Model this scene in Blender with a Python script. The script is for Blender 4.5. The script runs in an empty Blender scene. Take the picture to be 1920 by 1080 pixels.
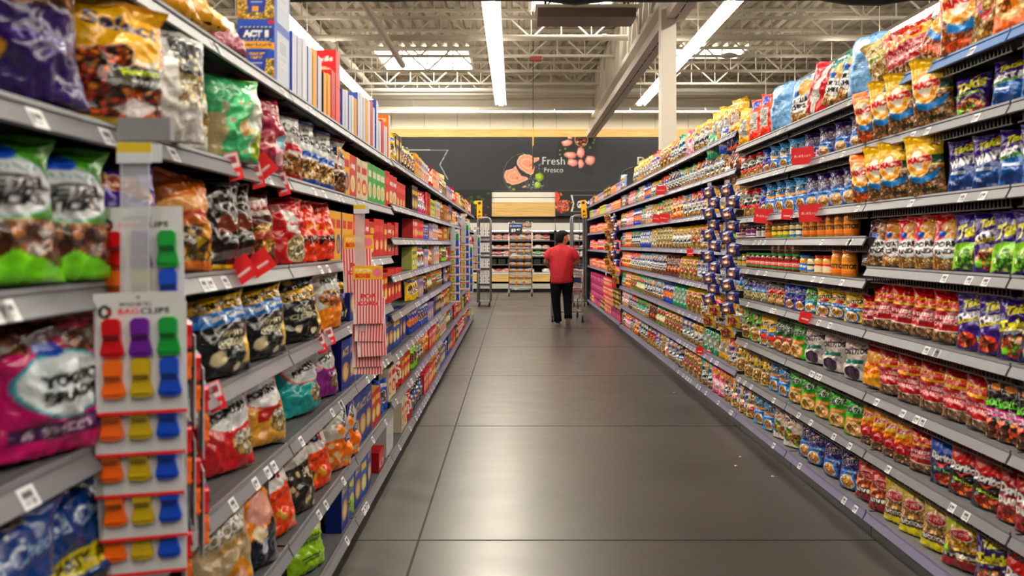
import bpy, bmesh, math, random
import numpy as np
from mathutils import Vector, Matrix
sc = bpy.context.scene
COL = sc.collection
rnd = random.Random(7)
# ---------------------------------------------------------------- camera, world, exposure
F, VX, VY, CH = 1530.0, 964.0, 458.0, 1.5        # focal length in pixels of the 1920x1080 frame, vanishing point, eye height
cd = bpy.data.cameras.new('camera'); cam = bpy.data.objects.new('camera', cd); COL.objects.link(cam)
cam.location = (0, 0, CH); cam.rotation_euler = (math.pi/2, 0, 0)
cd.sensor_width = 36; cd.lens = F/1920*36; cd.shift_x = -(VX-960)/1920; cd.shift_y = -(540-VY)/1920
cd.clip_start = 0.05; cd.clip_end = 200
cd.dof.use_dof = True; cd.dof.focus_distance = 7.0; cd.dof.aperture_fstop = 3.2
sc.camera = cam
w = bpy.data.worlds.new('world'); sc.world = w; w.use_nodes = True
w.node_tree.nodes['Background'].inputs[0].default_value = (1.0, 0.93, 0.84, 1)
w.node_tree.nodes['Background'].inputs[1].default_value = 0.05
sc.view_settings.view_transform = 'Standard'; sc.view_settings.look = 'None'
sc.view_settings.exposure = 1.12; sc.view_settings.gamma = 1; sc.view_settings.use_curve_mapping = False
sc.cycles.max_bounces = 6; sc.cycles.diffuse_bounces = 3; sc.cycles.glossy_bounces = 3
sc.cycles.transmission_bounces = 4; sc.cycles.transparent_max_bounces = 6
sc.cycles.caustics_reflective = False; sc.cycles.caustics_refractive = False
sc.cycles.sample_clamp_indirect = 4
LAMP = 30.0          # strip light emission strength
AL, AR = 0.80, 1.80  # distance of the left / right shelf fronts from the camera's axis

# ---------------------------------------------------------------- helpers
def hx(s):
    return tuple(int(s[i:i+2], 16)/255 for i in (0, 2, 4))
def lin(c):
    return tuple(x/12.92 if x <= .04045 else ((x+.055)/1.055)**2.4 for x in c)
def tag(o, label=None, cat=None, group=None, kind=None):
    if label: o['label'] = label
    if cat: o['category'] = cat
    if group: o['group'] = group
    if kind: o['kind'] = kind
    return o
def empty(name, loc=(0, 0, 0), rz=0, label=None, cat=None, group=None):
    o = bpy.data.objects.new(name, None); COL.objects.link(o); o.location = loc; o.rotation_euler = (0, 0, rz)
    o.empty_display_size = .1
    return tag(o, label, cat, group)
def link(name, me, parent=None, loc=None, rot=None):
    o = bpy.data.objects.new(name, me); COL.objects.link(o)
    if parent: o.parent = parent
    if loc is not None: o.location = loc
    if rot is not None: o.rotation_euler = rot
    return o
MATS = {}
def mat(name, col=None, rough=.5, metal=0, emit=None, es=0, vc=False, bump=0, bscale=40, coat=0, spec=.5, alpha=1, trans=0, noise=0, nscale=8):
    if name in MATS: return MATS[name]
    m = bpy.data.materials.new(name); m.use_nodes = True; nt = m.node_tree; b = nt.nodes['Principled BSDF']
    b.inputs['Roughness'].default_value = rough; b.inputs['Metallic'].default_value = metal
    b.inputs['Specular IOR Level'].default_value = spec
    if coat: b.inputs['Coat Weight'].default_value = coat; b.inputs['Coat Roughness'].default_value = .08
    if col is not None: b.inputs['Base Color'].default_value = (*lin(hx(col)), 1)
    if vc:
        a = nt.nodes.new('ShaderNodeAttribute'); a.attribute_name = 'Col'; nt.links.new(a.outputs['Color'], b.inputs['Base Color'])
    if noise and col is not None:
        t = nt.nodes.new('ShaderNodeTexCoord'); n = nt.nodes.new('ShaderNodeTexNoise'); n.inputs['Scale'].default_value = nscale; n.inputs['Detail'].default_value = 5
        mx = nt.nodes.new('ShaderNodeMix'); mx.data_type = 'RGBA'
        c = lin(hx(col)); mx.inputs[6].default_value = (*[x*(1-noise) for x in c], 1); mx.inputs[7].default_value = (*[min(1, x*(1+noise)) for x in c], 1)
        nt.links.new(t.outputs['Object'], n.inputs['Vector']); nt.links.new(n.outputs['Fac'], mx.inputs[0]); nt.links.new(mx.outputs[2], b.inputs['Base Color'])
    if bump:
        t = nt.nodes.new('ShaderNodeTexCoord'); n = nt.nodes.new('ShaderNodeTexNoise'); n.inputs['Scale'].default_value = bscale; n.inputs['Detail'].default_value = 3
        bp = nt.nodes.new('ShaderNodeBump'); bp.inputs['Strength'].default_value = bump; bp.inputs['Distance'].default_value = .02
        nt.links.new(t.outputs['Object'], n.inputs['Vector']); nt.links.new(n.outputs['Fac'], bp.inputs['Height']); nt.links.new(bp.outputs[0], b.inputs['Normal'])
    if emit is not None:
        b.inputs['Emission Color'].default_value = (*lin(hx(emit)), 1); b.inputs['Emission Strength'].default_value = es
    if alpha < 1: b.inputs['Alpha'].default_value = alpha
    if trans: b.inputs['Transmission Weight'].default_value = trans
    MATS[name] = m; return m

class MB:
    """collects boxes, tubes and lathes into one mesh"""
    def __init__(s): s.v = []; s.f = []; s.mi = []; s.cur = 0
    def quad_pts(s, P, faces):
        n = len(s.v); s.v += [tuple(p) for p in P]; s.f += [[n+i for i in f] for f in faces]; s.mi += [s.cur]*len(faces); return s
    def box(s, x0, y0, z0, x1, y1, z1):
        return s.quad_pts([(x0,y0,z0),(x1,y0,z0),(x1,y1,z0),(x0,y1,z0),(x0,y0,z1),(x1,y0,z1),(x1,y1,z1),(x0,y1,z1)],
            [(0,3,2,1),(4,5,6,7),(0,1,5,4),(1,2,6,5),(2,3,7,6),(3,0,4,7)])
    def bar(s, a, b, w, h=None):
        a = Vector(a); b = Vector(b); h = h or w; d = (b-a).normalized()
        up = Vector((0,0,1)) if abs(d.z) < .95 else Vector((0,1,0))
        x = d.cross(up).normalized(); y = x.cross(d)
        P = [a+x*sx*w/2+y*sy*h/2 for sx, sy in ((-1,-1),(1,-1),(1,1),(-1,1))]+[b+x*sx*w/2+y*sy*h/2 for sx, sy in ((-1,-1),(1,-1),(1,1),(-1,1))]
        return s.quad_pts(P, [(0,1,2,3),(7,6,5,4),(0,4,5,1),(1,5,6,2),(2,6,7,3),(3,7,4,0)])
    def tube(s, pts, r, n=8, cap=True):
        pts = [Vector(p) for p in pts]; rings = []
        for i, p in enumerate(pts):
            d = (pts[min(i+1, len(pts)-1)]-pts[max(i-1, 0)]).normalized()
            if i == 0:
                up = Vector((0,0,1)) if abs(d.z) < .9 else Vector((0,1,0)); x = d.cross(up).normalized()
            else: x = (x-d*x.dot(d)).normalized()
            y = x.cross(d); rr = r[i] if isinstance(r, (list, tuple)) else r
            rings.append([p+(x*math.cos(t*2*math.pi/n)+y*math.sin(t*2*math.pi/n))*rr for t in range(n)])
        f = []
        for i in range(len(pts)-1):
            for k in range(n): f.append((i*n+k, i*n+(k+1) % n, (i+1)*n+(k+1) % n, (i+1)*n+k))
        if cap: f += [tuple(range(n))[::-1], tuple((len(pts)-1)*n+k for k in range(n))]
        return s.quad_pts([p for r_ in rings for p in r_], f)
    def lathe(s, prof, n=20, c=(0,0,0), axis='z'):
        P = []; f = []
        for r, z in prof:
            for k in range(n):
                t = 2*math.pi*k/n; a, b = r*math.cos(t), r*math.sin(t)
                P.append((c[0]+a, c[1]+b, c[2]+z) if axis == 'z' else (c[0]+z, c[1]+a, c[2]+b) if axis == 'x' else (c[0]+a, c[1]+z, c[2]+b))
        for i in range(len(prof)-1):
            for k in range(n): f.append((i*n+k, i*n+(k+1) % n, (i+1)*n+(k+1) % n, (i+1)*n+k))
        f += [tuple(range(n))[::-1], tuple((len(prof)-1)*n+k for k in range(n))]
        return s.quad_pts(P, f)
    def mesh(s, name, mats, smooth=False):
        me = bpy.data.meshes.new(name); me.from_pydata(s.v, [], s.f)
        for m in (mats if isinstance(mats, (list, tuple)) else [mats]): me.materials.append(m)
        if any(s.mi): me.polygons.foreach_set('material_index', s.mi)
        if smooth: me.polygons.foreach_set('use_smooth', [True]*len(me.polygons))
        me.update(); return me
    def build(s, name, mats, parent=None, smooth=False, loc=None, rot=None):
        return link(name, s.mesh(name, mats, smooth), parent, loc, rot)

def struct(name, mb, m, **k):
    o = mb.build(name, m, **k); o['kind'] = 'structure'; return o

# ---------------------------------------------------------------- printed artwork: drawn on a numpy canvas, stored on the mesh as a colour attribute
_tcache = {}
def text_tris(s, bold=0.0):
    k = (s, bold)
    if k in _tcache: return _tcache[k]
    c = bpy.data.curves.new('t', 'FONT'); c.body = s; c.offset = bold; c.align_x = 'CENTER'; c.align_y = 'CENTER'; c.resolution_u = 3
    o = bpy.data.objects.new('t', c); COL.objects.link(o)
    me = bpy.data.meshes.new_from_object(o.evaluated_get(bpy.context.evaluated_depsgraph_get()))
    me.calc_loop_triangles()
    v = np.array([p.co[:2] for p in me.vertices]); t = np.array([p.vertices[:] for p in me.loop_triangles])
    bpy.data.objects.remove(o); bpy.data.curves.remove(c); bpy.data.meshes.remove(me)
    if len(v) == 0: return None
    T = v[t]; _tcache[k] = T; return T
def vnoise(x, y, seed=0):
    """smooth value noise on arrays"""
    xi = np.floor(x).astype(int); yi = np.floor(y).astype(int); fx = x-xi; fy = y-yi
    fx = fx*fx*(3-2*fx); fy = fy*fy*(3-2*fy)
    def h(a, b):
        n = (a*374761393+b*668265263+seed*974634777) & 0x7fffffff
        n = (n ^ (n >> 13))*1274126177 & 0x7fffffff
        return ((n ^ (n >> 16)) & 0xffff)/65535.0
    return (h(xi, yi)*(1-fx)+h(xi+1, yi)*fx)*(1-fy)+(h(xi, yi+1)*(1-fx)+h(xi+1, yi+1)*fx)*fy

class Art:
    def __init__(s, w, h, bg='ffffff', res=150):
        s.a = h/w; s.W = res; s.H = max(4, int(round(res*s.a))); s.px = np.zeros((s.H, s.W, 3)); s.px[:] = hx(bg)
        s.Y, s.X = np.mgrid[0:s.H, 0:s.W]; s.X = (s.X+.5)/s.W; s.Y = (s.Y+.5)/s.H; s.bg = bg
    def put(s, m, c): s.px[m] = hx(c); return s
    def r(s, x0, y0, x1, y1, c): return s.put((s.X >= x0) & (s.X <= x1) & (s.Y >= y0) & (s.Y <= y1), c)
    def band(s, y0, y1, c, curve=0, slope=0):
        o = curve*(1-(2*s.X-1)**2)+slope*(s.X-.5); return s.put((s.Y >= y0+o) & (s.Y <= y1+o), c)
    def e(s, cx, cy, rx, ry, c, rot=0):
        dx = (s.X-cx); dy = (s.Y-cy)*s.a; t = math.radians(rot); u = dx*math.cos(t)+dy*math.sin(t); v = -dx*math.sin(t)+dy*math.cos(t)
        return s.put((u/rx)**2+(v/(ry*s.a))**2 <= 1, c)
    def p(s, pts, c):
        m = np.zeros(s.X.shape, bool); n = len(pts)
        for i in range(n):
            x0, y0 = pts[i]; x1, y1 = pts[(i+1) % n]
            if y0 == y1: continue
            cond = ((s.Y >= min(y0, y1)) & (s.Y < max(y0, y1))); xi = x0+(s.Y-y0)*(x1-x0)/(y1-y0); m ^= cond & (s.X < xi)
        return s.put(m, c)
    def chips(s, x0, y0, x1, y1, cols, n=10, shape='r', seed=1):
        """printed picture of chips: cells in a few food colours"""
        R = np.random.RandomState(seed); k = max(3, int(n*n*s.a*(x1-x0)*(y1-y0)*2))
        P = np.c_[R.uniform(x0, x1, k), R.uniform(y0, y1, k)]; ci = R.randint(0, len(cols), k)
        m = (s.X >= x0) & (s.X <= x1) & (s.Y >= y0) & (s.Y <= y1)
        if shape == 'e': m &= ((s.X-(x0+x1)/2)/((x1-x0)/2))**2+((s.Y-(y0+y1)/2)/((y1-y0)/2))**2 <= 1
        if not m.any(): return s
        xs = s.X[m]; ys = s.Y[m]
        d = (xs[:, None]-P[None, :, 0])**2+((ys[:, None]-P[None, :, 1])*s.a)**2
        o = np.argsort(d, axis=1)[:, :2]; d0 = np.take_along_axis(d, o, 1); edge = np.sqrt(d0[:, 1])-np.sqrt(d0[:, 0]) < .12/n*1.3
        C = np.array([hx(c) for c in cols])[ci[o[:, 0]]]; C[edge] *= .5
        s.px[m] = C; return s
    def dots(s, c, n, r, seed=1, box=(0, 0, 1, 1)):
        R = np.random.RandomState(seed)
        for i in range(n): s.e(R.uniform(box[0], box[2]), R.uniform(box[1], box[3]), r, r/s.a, c)
        return s
    def t(s, txt, cx, cy, w, c='ffffff', rot=0, ol=None, b=.02, h=None, sh=0, ow=.05):
        if ol: s._t(txt, cx, cy, w, ol, rot, b+ow, h, sh, b)
        return s._t(txt, cx, cy, w, c, rot, b, h, sh, b)
    def _t(s, txt, cx, cy, w, c, rot, b, h, sh, bref):
        T = text_tris(txt, b); R0 = text_tris(txt, bref)
        if T is None: return s
        mn = R0.reshape(-1, 2).min(0); mx = R0.reshape(-1, 2).max(0); ce = (mn+mx)/2; sx = w/(mx[0]-mn[0])
        sy = sx if h is None else h*s.a/(mx[1]-mn[1])
        q = (T-ce)*np.array([sx, sy]); q[..., 0] += q[..., 1]*sh
        t = math.radians(rot); q = np.stack([q[..., 0]*math.cos(t)-q[..., 1]*math.sin(t), q[..., 0]*math.sin(t)+q[..., 1]*math.cos(t)], -1)
        q = (q+np.array([cx, cy*s.a]))*s.W; col = hx(c)
        for (a, b_, d) in q:
            x0 = max(0, int(min(a[0], b_[0], d[0])-.5)); x1 = min(s.W, int(max(a[0], b_[0], d[0])+1.5)); y0 = max(0, int(min(a[1], b_[1], d[1])-.5)); y1 = min(s.H, int(max(a[1], b_[1], d[1])+1.5))
            if x1 <= x0 or y1 <= y0: continue
            yy, xx = np.mgrid[y0:y1, x0:x1]; xx = xx+.5; yy = yy+.5
            e0 = (b_[0]-a[0])*(yy-a[1])-(b_[1]-a[1])*(xx-a[0]); e1 = (d[0]-b_[0])*(yy-b_[1])-(d[1]-b_[1])*(xx-b_[0]); e2 = (a[0]-d[0])*(yy-d[1])-(a[1]-d[1])*(xx-d[0])
            m = ((e0 >= -.01) & (e1 >= -.01) & (e2 >= -.01)) | ((e0 <= .01) & (e1 <= .01) & (e2 <= .01))
            s.px[y0:y1, x0:x1][m] = col
        return s
    def sample(s, u, v):
        """box-filtered lookup"""
        if not hasattr(s, 'sm'):
            q = np.pad(s.px, ((1, 1), (1, 1), (0, 0)), 'edge'); s.sm = sum(q[i:i+s.H, j:j+s.W]*wt for i, j, wt in ((1,1,.36),(0,1,.11),(2,1,.11),(1,0,.11),(1,2,.11),(0,0,.05),(0,2,.05),(2,0,.05),(2,2,.05)))
        return s.sm[np.clip((v*s.H).astype(int), 0, s.H-1), np.clip((u*s.W).astype(int), 0, s.W-1)]

def grid_mesh(name, V, Cc, ny, nx, m, extra=None, smooth=True, flip=False):
    """V (ny*nx,3), Cc (ny*nx,3) -> mesh with colour attribute"""
    i = np.arange((ny-1)*(nx-1)); r = i//(nx-1); c = i % (nx-1); a = r*nx+c
    f = np.stack([a, a+1, a+nx+1, a+nx], 1)
    if flip: f = f[:, ::-1]
    return V, f, Cc
def assemble(name, pieces, m, smooth=True):
    Vs = []; Fs = []; Cs = []; n = 0
    for V, f, C in pieces:
        Vs.append(V); Fs.append(f+n); Cs.append(C); n += len(V)
    V = np.concatenate(Vs); Fc = np.concatenate(Fs); C = np.concatenate(Cs)
    me = bpy.data.meshes.new(name); me.vertices.add(len(V)); me.vertices.foreach_set('co', V.astype(np.float32).ravel())
    me.loops.add(len(Fc)*4); me.polygons.add(len(Fc)); me.loops.foreach_set('vertex_index', Fc.astype(np.int32).ravel())
    me.polygons.foreach_set('loop_start', np.arange(0, len(Fc)*4, 4, dtype=np.int32)); me.polygons.foreach_set('loop_total', np.full(len(Fc), 4, np.int32))
    me.polygons.foreach_set('use_smooth', np.full(len(Fc), smooth))
    lum = C.mean(1, keepdims=True); C = np.clip(lum+(C-lum)*1.2, 0, 1)**1.14
    at = me.color_attributes.new('Col', 'BYTE_COLOR', 'POINT')
    at.data.foreach_set('color_srgb', np.c_[np.clip(C, 0, 1), np.ones(len(C))].astype(np.float32).ravel())
    me.materials.append(m); me.update(calc_edges=True); return me
# ---------------------------------------------------------------- materials of the building
M_white = mat('white_paint', 'ece6d8', .6); M_deck = mat('roof_deck_paint', 'c9bfae', .55, noise=.08, nscale=2)
M_steel = mat('painted_steel', 'e6dfd0', .5); M_grey = mat('shelf_grey', '8a8a8e', .42, noise=.05, nscale=30)
M_dark = mat('dark_metal', '1a1a1c', .45); M_black = mat('black_plastic', '0a0a0a', .5)
M_foil = mat('printed_film', vc=True, rough=.24, bump=.42, bscale=30, spec=.55, coat=.32)
M_matte = mat('printed_card', vc=True, rough=.45); M_print = mat('printed_panel', vc=True, rough=.6)
M_chrome = mat('chromed_wire', 'b8b8ba', .25, metal=1); M_rub = mat('rubber', '121212', .6)

def floor_mat():
    m = bpy.data.materials.new('polished_concrete'); m.use_nodes = True; nt = m.node_tree; b = nt.nodes['Principled BSDF']; N = nt.nodes.new; L = nt.links.new
    t = N('ShaderNodeTexCoord'); mp = N('ShaderNodeMapping'); mp.inputs['Scale'].default_value = (.8, .8, 1); L(t.outputs['Object'], mp.inputs[0])
    n1 = N('ShaderNodeTexNoise'); n1.inputs['Scale'].default_value = 1.1; n1.inputs['Detail'].default_value = 4; n1.inputs['Roughness'].default_value = .5; L(mp.outputs[0], n1.inputs[0])
    cr = N('ShaderNodeValToRGB'); cr.color_ramp.elements[0].position = .25; cr.color_ramp.elements[0].color = (.036, .033, .031, 1)
    cr.color_ramp.elements[1].position = .72; cr.color_ramp.elements[1].color = (.082, .076, .068, 1); L(n1.outputs['Fac'], cr.inputs[0])
    # scuffs: stretched fine noise
    mp2 = N('ShaderNodeMapping'); mp2.inputs['Scale'].default_value = (1.5, 4, 1); L(t.outputs['Object'], mp2.inputs[0])
    n2 = N('ShaderNodeTexNoise'); n2.inputs['Scale'].default_value = 1.6; n2.inputs['Detail'].default_value = 3; n2.inputs['Distortion'].default_value = .2; L(mp2.outputs[0], n2.inputs[0])
    r2 = N('ShaderNodeMapRange'); r2.inputs['From Min'].default_value = .3; r2.inputs['From Max'].default_value = .75; r2.inputs['To Min'].default_value = .29; r2.inputs['To Max'].default_value = .35; r2.clamp = True; L(n2.outputs['Fac'], r2.inputs['Value'])
    L(r2.outputs[0], b.inputs['Roughness']); L(cr.outputs[0], b.inputs['Base Color'])
    b.inputs['Specular IOR Level'].default_value = 1.0
    bp = N('ShaderNodeBump'); bp.inputs['Strength'].default_value = .003; bp.inputs['Distance'].default_value = .02
    n3 = N('ShaderNodeTexNoise'); n3.inputs['Scale'].default_value = 7; n3.inputs['Detail'].default_value = 3; L(t.outputs['Object'], n3.inputs[0]); 
    return m
struct('floor', MB().box(-18, -9, -.1, 20, 27.3, 0), floor_mat())
jm = mat('joint_sealant', '0b0a0a', .7)
j = MB(); j.box(-.49, -9, -.001, -.478, 26, .0012)
for y in (1.5, 4.13, 6.73, 9.3, 11.9, 14.5, 17.1, 19.7, 22.3): j.box(-6, y, -.001, 8, y+.011, .0012)
struct('floor_joint_lines', j, jm)
HD = 7.0
# corrugated roof deck, ribs running along the aisle
d = MB(); x = -17.0
prof = []
while x < 19.5:
    prof += [(x, HD), (x+.04, HD+.09), (x+.13, HD+.09), (x+.17, HD)]; x += .30
P = []
for (px_, pz) in prof: P += [(px_, -9, pz), (px_, 27.4, pz)]
d.quad_pts(P, [(2*i, 2*i+1, 2*i+3, 2*i+2) for i in range(len(prof)-1)])
deck = struct('ceiling', d, M_deck)
# back wall with its coverings
wb = MB(); wb.box(-18, 27.2, 0, 20, 27.45, 7.1); struct('wall_back', wb, mat('cream_wall', 'f1e7d2', .6))
wood = mat('pale_wood', 'd9b36b', .5)
def wood_mat():
    m = MATS['pale_wood']; nt = m.node_tree; b = nt.nodes['Principled BSDF']; t = nt.nodes.new('ShaderNodeTexCoord'); mp = nt.nodes.new('ShaderNodeMapping'); mp.inputs['Scale'].default_value = (.6, 1, 14)
    n = nt.nodes.new('ShaderNodeTexNoise'); n.inputs['Scale'].default_value = 3; n.inputs['Detail'].default_value = 5; cr = nt.nodes.new('ShaderNodeValToRGB')
    cr.color_ramp.elements[0].position = .3; cr.color_ramp.elements[0].color = (*lin(hx('c79a4e')), 1); cr.color_ramp.elements[1].position = .7; cr.color_ramp.elements[1].color = (*lin(hx('e6c47e')), 1)
    nt.links.new(t.outputs['Object'], mp.inputs[0]); nt.links.new(mp.outputs[0], n.inputs[0]); nt.links.new(n.outputs['Fac'], cr.inputs[0]); nt.links.new(cr.outputs[0], b.inputs['Base Color'])
wood_mat()
def PX(px, z): return (px-VX)*z/F
def PZ(py, z): return CH+(VY-py)*z/F
struct('trim_1', MB().box(-9, 27.1, PZ(258, 27.1), 12, 27.2, PZ(242, 27.1)), wood)
pj = MB()
for k in range(-8, 12): pj.box(k*1.1+.3, 27.18, PZ(241, 27.2), k*1.1+.312, 27.2, PZ(206, 27.2))
struct('wall_panel_joints', pj, mat('joint_grey', 'b9ae9b', .7))
struct('wall_lower', MB().box(-9, 27.0, 0, 12, 27.2, PZ(406, 27)), mat('dark_wall', '16130f', .6))
struct('trim_2', MB().box(PX(922, 26.9), 26.86, PZ(406, 26.9), PX(1042, 26.9), 27, PZ(380, 26.9)), wood)
struct('trim_3', MB().box(PX(922, 26.9), 26.9, PZ(379.5, 26.9), PX(1042, 26.9), 27, PZ(371, 26.9)).box(PX(922, 26.9), 26.9, PZ(369.8, 26.9), PX(1042, 26.9), 27, PZ(360.5, 26.9)), M_white)
# column
struct('column', MB().box(2.30, 12.75, 0, 2.535, 12.99, HD), mat('column_paint', 'ddd3c3', .5))
# joist girder along the aisle above the chip shelves
g = MB(); GX = 2.62
for z_, w_ in ((HD-.1, .16), (5.75, .16)): g.box(GX-w_/2, -2, z_-.06, GX+w_/2, 26.9, z_+.06)
y = 0.0; k = 0
while y < 26:
    g.bar((GX, y, 5.8), (GX, y+.75, HD-.1), .11); g.bar((GX, y+.75, HD-.1), (GX, y+1.5, 5.8), .11); g.bar((GX+.02, y+.75, 5.8), (GX+.02, y+.75, HD-.1), .09); g.box(GX-.1, y-.03, 5.75, GX+.1, y+.03, HD)
    y += 1.5
struct('roof_beam', g, M_steel)
for yj in [10.2, 12, 13.8, 15.6, 17.3, 19.0, 20.8, 22.6, 24.4, 26.1]:
    jt = MB(); zt, zb = HD-.06, 6.30
    for z_, w_ in ((zt, .05), (zb, .05)): jt.box(-15, yj-w_, z_-.03, 17, yj-.012, z_+.03); jt.box(-15, yj+.012, z_-.03, 17, yj+w_, z_+.03)
    x = -15.0
    while x < 16.5:
        jt.bar((x, yj, zb), (x+.7, yj, zt), .035); jt.bar((x+.7, yj, zt), (x+1.4, yj, zb), .035); jt.bar((x+.7, yj, zb), (x+.7, yj, zt), .028); jt.bar((x+1.4, yj, zb), (x+1.4, yj, zt), .022); x += 1.4
    struct('roof_beam', jt, M_steel)
# sky lights
glow = mat('skylight_diffuser', 'ffffff', .5, emit='fff8ec', es=4.5)
for i, (x0, y0, x1, y1) in enumerate([(-3.95, 23.0, -1.3, 25.4), (4.3, 22.8, 6.5, 23.9), (.4, 17.7, 2.2, 19.0), (-8, 14, -6, 15.4), (9.2, 15, 11.5, 16.5)]):
    s_ = MB().box(x0, y0, HD-.035, x1, y1, HD-.01); o = struct('window_%d' % (i+1), s_, glow)
    fr = MB(); fr.box(x0-.08, y0-.08, HD-.06, x0, y1+.08, HD+.0); fr.box(x1, y0-.08, HD-.06, x1+.08, y1+.08, HD); fr.box(x0, y0-.08, HD-.06, x1, y0, HD); fr.box(x0, y1, HD-.06, x1, y1+.08, HD)
    fr.build('window_frame', M_steel, o)
# pipes
def pipe(name, pts, r, label, m=M_steel, flange=None):
    b = MB(); b.tube(pts, r, 12)
    if flange:
        a, c = Vector(pts[0]), Vector(pts[-1]); L = (c-a).length; n = int(L/flange); dr = (c-a).normalized()
        for i in range(1, n): p = a+dr*i*flange; b.tube([p-dr*.05, p+dr*.05], r*1.25, 12)
    o = b.build(name, m, smooth=False); return tag(o, label, 'pipe')
pipe('sprinkler_pipe', [(-13, 18.1, 6.08), (16, 18.1, 6.08)], .07, 'long white pipe crossing the roof joists in front of the skylights', flange=3)
pipe('conduit_pipe', [(-2.8, 9, 6.0), (-2.8, 20.5, 6.0)], .075, 'white pipe running along the aisle, capped end beside the skylight')
pipe('roof_drain_pipe', [(-4.65, 9, 6.6), (-4.65, 26.6, 6.6)], .1, 'thick white pipe running lengthwise above the popcorn shelves', flange=2.4)
pipe('cross_pipe', [(-9, 25.4, 6.28), (14, 25.4, 6.28)], .075, 'thick white pipe crossing nearest the back wall, upper one')
pipe('thin_cross_pipe', [(-9, 26.4, 6.2), (9, 26.4, 6.2)], .04, 'thin white pipe hanging just before the back wall')
# grey brown cable tray down to the back wall
tr = MB(); tr.box(2.38, 1, 5.03, 2.68, 26.9, 5.13); tr.box(2.38, 1, 5.13, 2.41, 26.9, 5.19); tr.box(2.65, 1, 5.13, 2.68, 26.9, 5.19)
tr.cur = 1
y = 3.0
while y < 26.5: tr.box(2.515, y, 5.026, 2.535, y+.42, 5.031); y += .5
tag(tr.build('cable_tray', [mat('tray_brown', 'e2d6ca', .5), M_dark]), 'grey brown slotted cable tray running to the back wall past the column', 'cable tray')
# hanging duct box
hb = empty('hanging_air_duct', (1.7, 15.7, 0), 0, 'brown bottomed box hanging on rods above the aisle', 'duct')
MB().box(-1.25, -.35, 5.78, .6, .35, 5.95).build('casing', mat('duct_brown', '7d6862', .5), hb)
MB().box(-1.3, -.42, 5.95, .65, .4, 6.0).build('flange', M_steel, hb)
hr = MB()
for x in (-1.1, .45):
    for y in (-.3, .3): hr.tube([(x, y, 5.95), (x, y, HD)], .015, 6)
hr.build('hanger_rods', M_dark, hb)
# black padded rail at the top of the view
bk = MB(); random.seed(4)
pts = [(-2.4+.3*i, 8, 3.93+.015*random.random()) for i in range(26)]
bk.tube(pts, [.05+.01*random.random()+(.035 if i in (10, 19, 20) else 0) for i in range(26)], 10)
for x in (-1.6, .8, 3.1): bk.tube([(x, 8, 3.95), (x, 8, HD)], .012, 6)
tag(bk.build('hanging_black_rail', M_black), 'black padded rail hanging across the top of the aisle', 'rail')

# ---------------------------------------------------------------- strip lights (the room's real lamps, plus an added uplight strip)
M_tube = mat('lamp_diffuser', 'ffffff', .4, emit='fff6e6', es=LAMP)
M_tube2 = mat('wall_lamp_diffuser', 'ffffff', .4, emit='fff6e6', es=LAMP*.46)
M_up = mat('lamp_added_uplight', 'ffffff', .4, emit='fff2dc', es=LAMP*.22)  # added emission that brightens the roof deck from above the housings
M_hous = mat('lamp_housing', 'f2ecdf', .4)
hm = MB(); hm.box(-.05, -1.2, .05, .05, 1.2, .12)
hm.quad_pts([(-.155,-1.2,-.0),(-.05,-1.2,.06),(-.05,1.2,.06),(-.155,1.2,-.0),(-.155,-1.2,-.02),(-.155,1.2,-.02)], [(0,1,2,3),(0,3,5,4)])
hm.quad_pts([(.155,-1.2,-.0),(.05,-1.2,.06),(.05,1.2,.06),(.155,1.2,-.0),(.155,-1.2,-.02),(.155,1.2,-.02)], [(3,2,1,0),(4,5,3,0)])
hm.cur = 1
y = -1.15
while y < 1.15:
    for sx in (-1, 1): hm.quad_pts([(sx*.118,y,.0205),(sx*.128,y,.0145),(sx*.128,y+.07,.0145),(sx*.118,y+.07,.0205)], [(0,1,2,3),(3,2,1,0)])
    y += .16
hous = hm.mesh('lamp_housing', [M_hous, M_dark])
tb = MB()
n = 8; Pq = []
for yy in (-1.19, 1.19):
    for k in range(n+1): a = math.pi*k/n; Pq.append((-.062*math.cos(a), yy, .05-.058*math.sin(a)))
tb.quad_pts(Pq, [(k, k+1, n+2+k, n+1+k) for k in range(n)])
tubem = tb.mesh('lamp_tube', M_tube, True)
tubem2 = tubem.copy(); tubem2.materials[0] = M_tube2
upm = MB().quad_pts([(-.045,-1.15,.121),(.045,-1.15,.121),(.045,1.15,.121),(-.045,1.15,.121)], [(0,1,2,3)]).mesh('added_uplight', M_up)  # glowing strip added on the lamp tops, unseen from below
cap_ = MB().box(-.066, 1.17, -.012, .066, 1.2, .06).mesh('lamp_end', M_hous)
def lamp(x, y, z, rz, label, gr, wall=False):
    o = empty('strip_light', (x, y, z), rz, label, 'ceiling light', gr)
    link('lamp_housing', hous, o); link('lamp_tube', tubem2 if wall else tubem, o)
    if not wall: link('added_uplight', upm, o); link('lamp_end', cap_, o)
    b = MB().bar((0, .9, .1), (0, .9, HD-z), .012); b.build('hanger_rod', M_steel, o)
    return o
ORD = 'zeroth first second third fourth fifth sixth seventh eighth ninth tenth eleventh twelfth thirteenth fourteenth fifteenth sixteenth seventeenth eighteenth nineteenth twentieth'.split()
TENS = {2: 'twenty', 3: 'thirty', 4: 'forty', 5: 'fifty', 6: 'sixty', 7: 'seventy', 8: 'eighty', 9: 'ninety'}
def nth(n):
    if n <= 20: return ORD[n]
    if n > 99: return '%dth' % n
    t, u = divmod(n, 10); return TENS[t][:-1]+'ieth' if u == 0 else TENS[t]+'-'+ORD[u]
rows = [(-7.8, 'outer row beyond the popcorn shelves'), (-4.05, 'row above the popcorn shelves'), (-.38, 'row above the aisle'), (3.6, 'row above the chip shelves'), (7.15, 'row beyond the chip shelves')]
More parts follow.
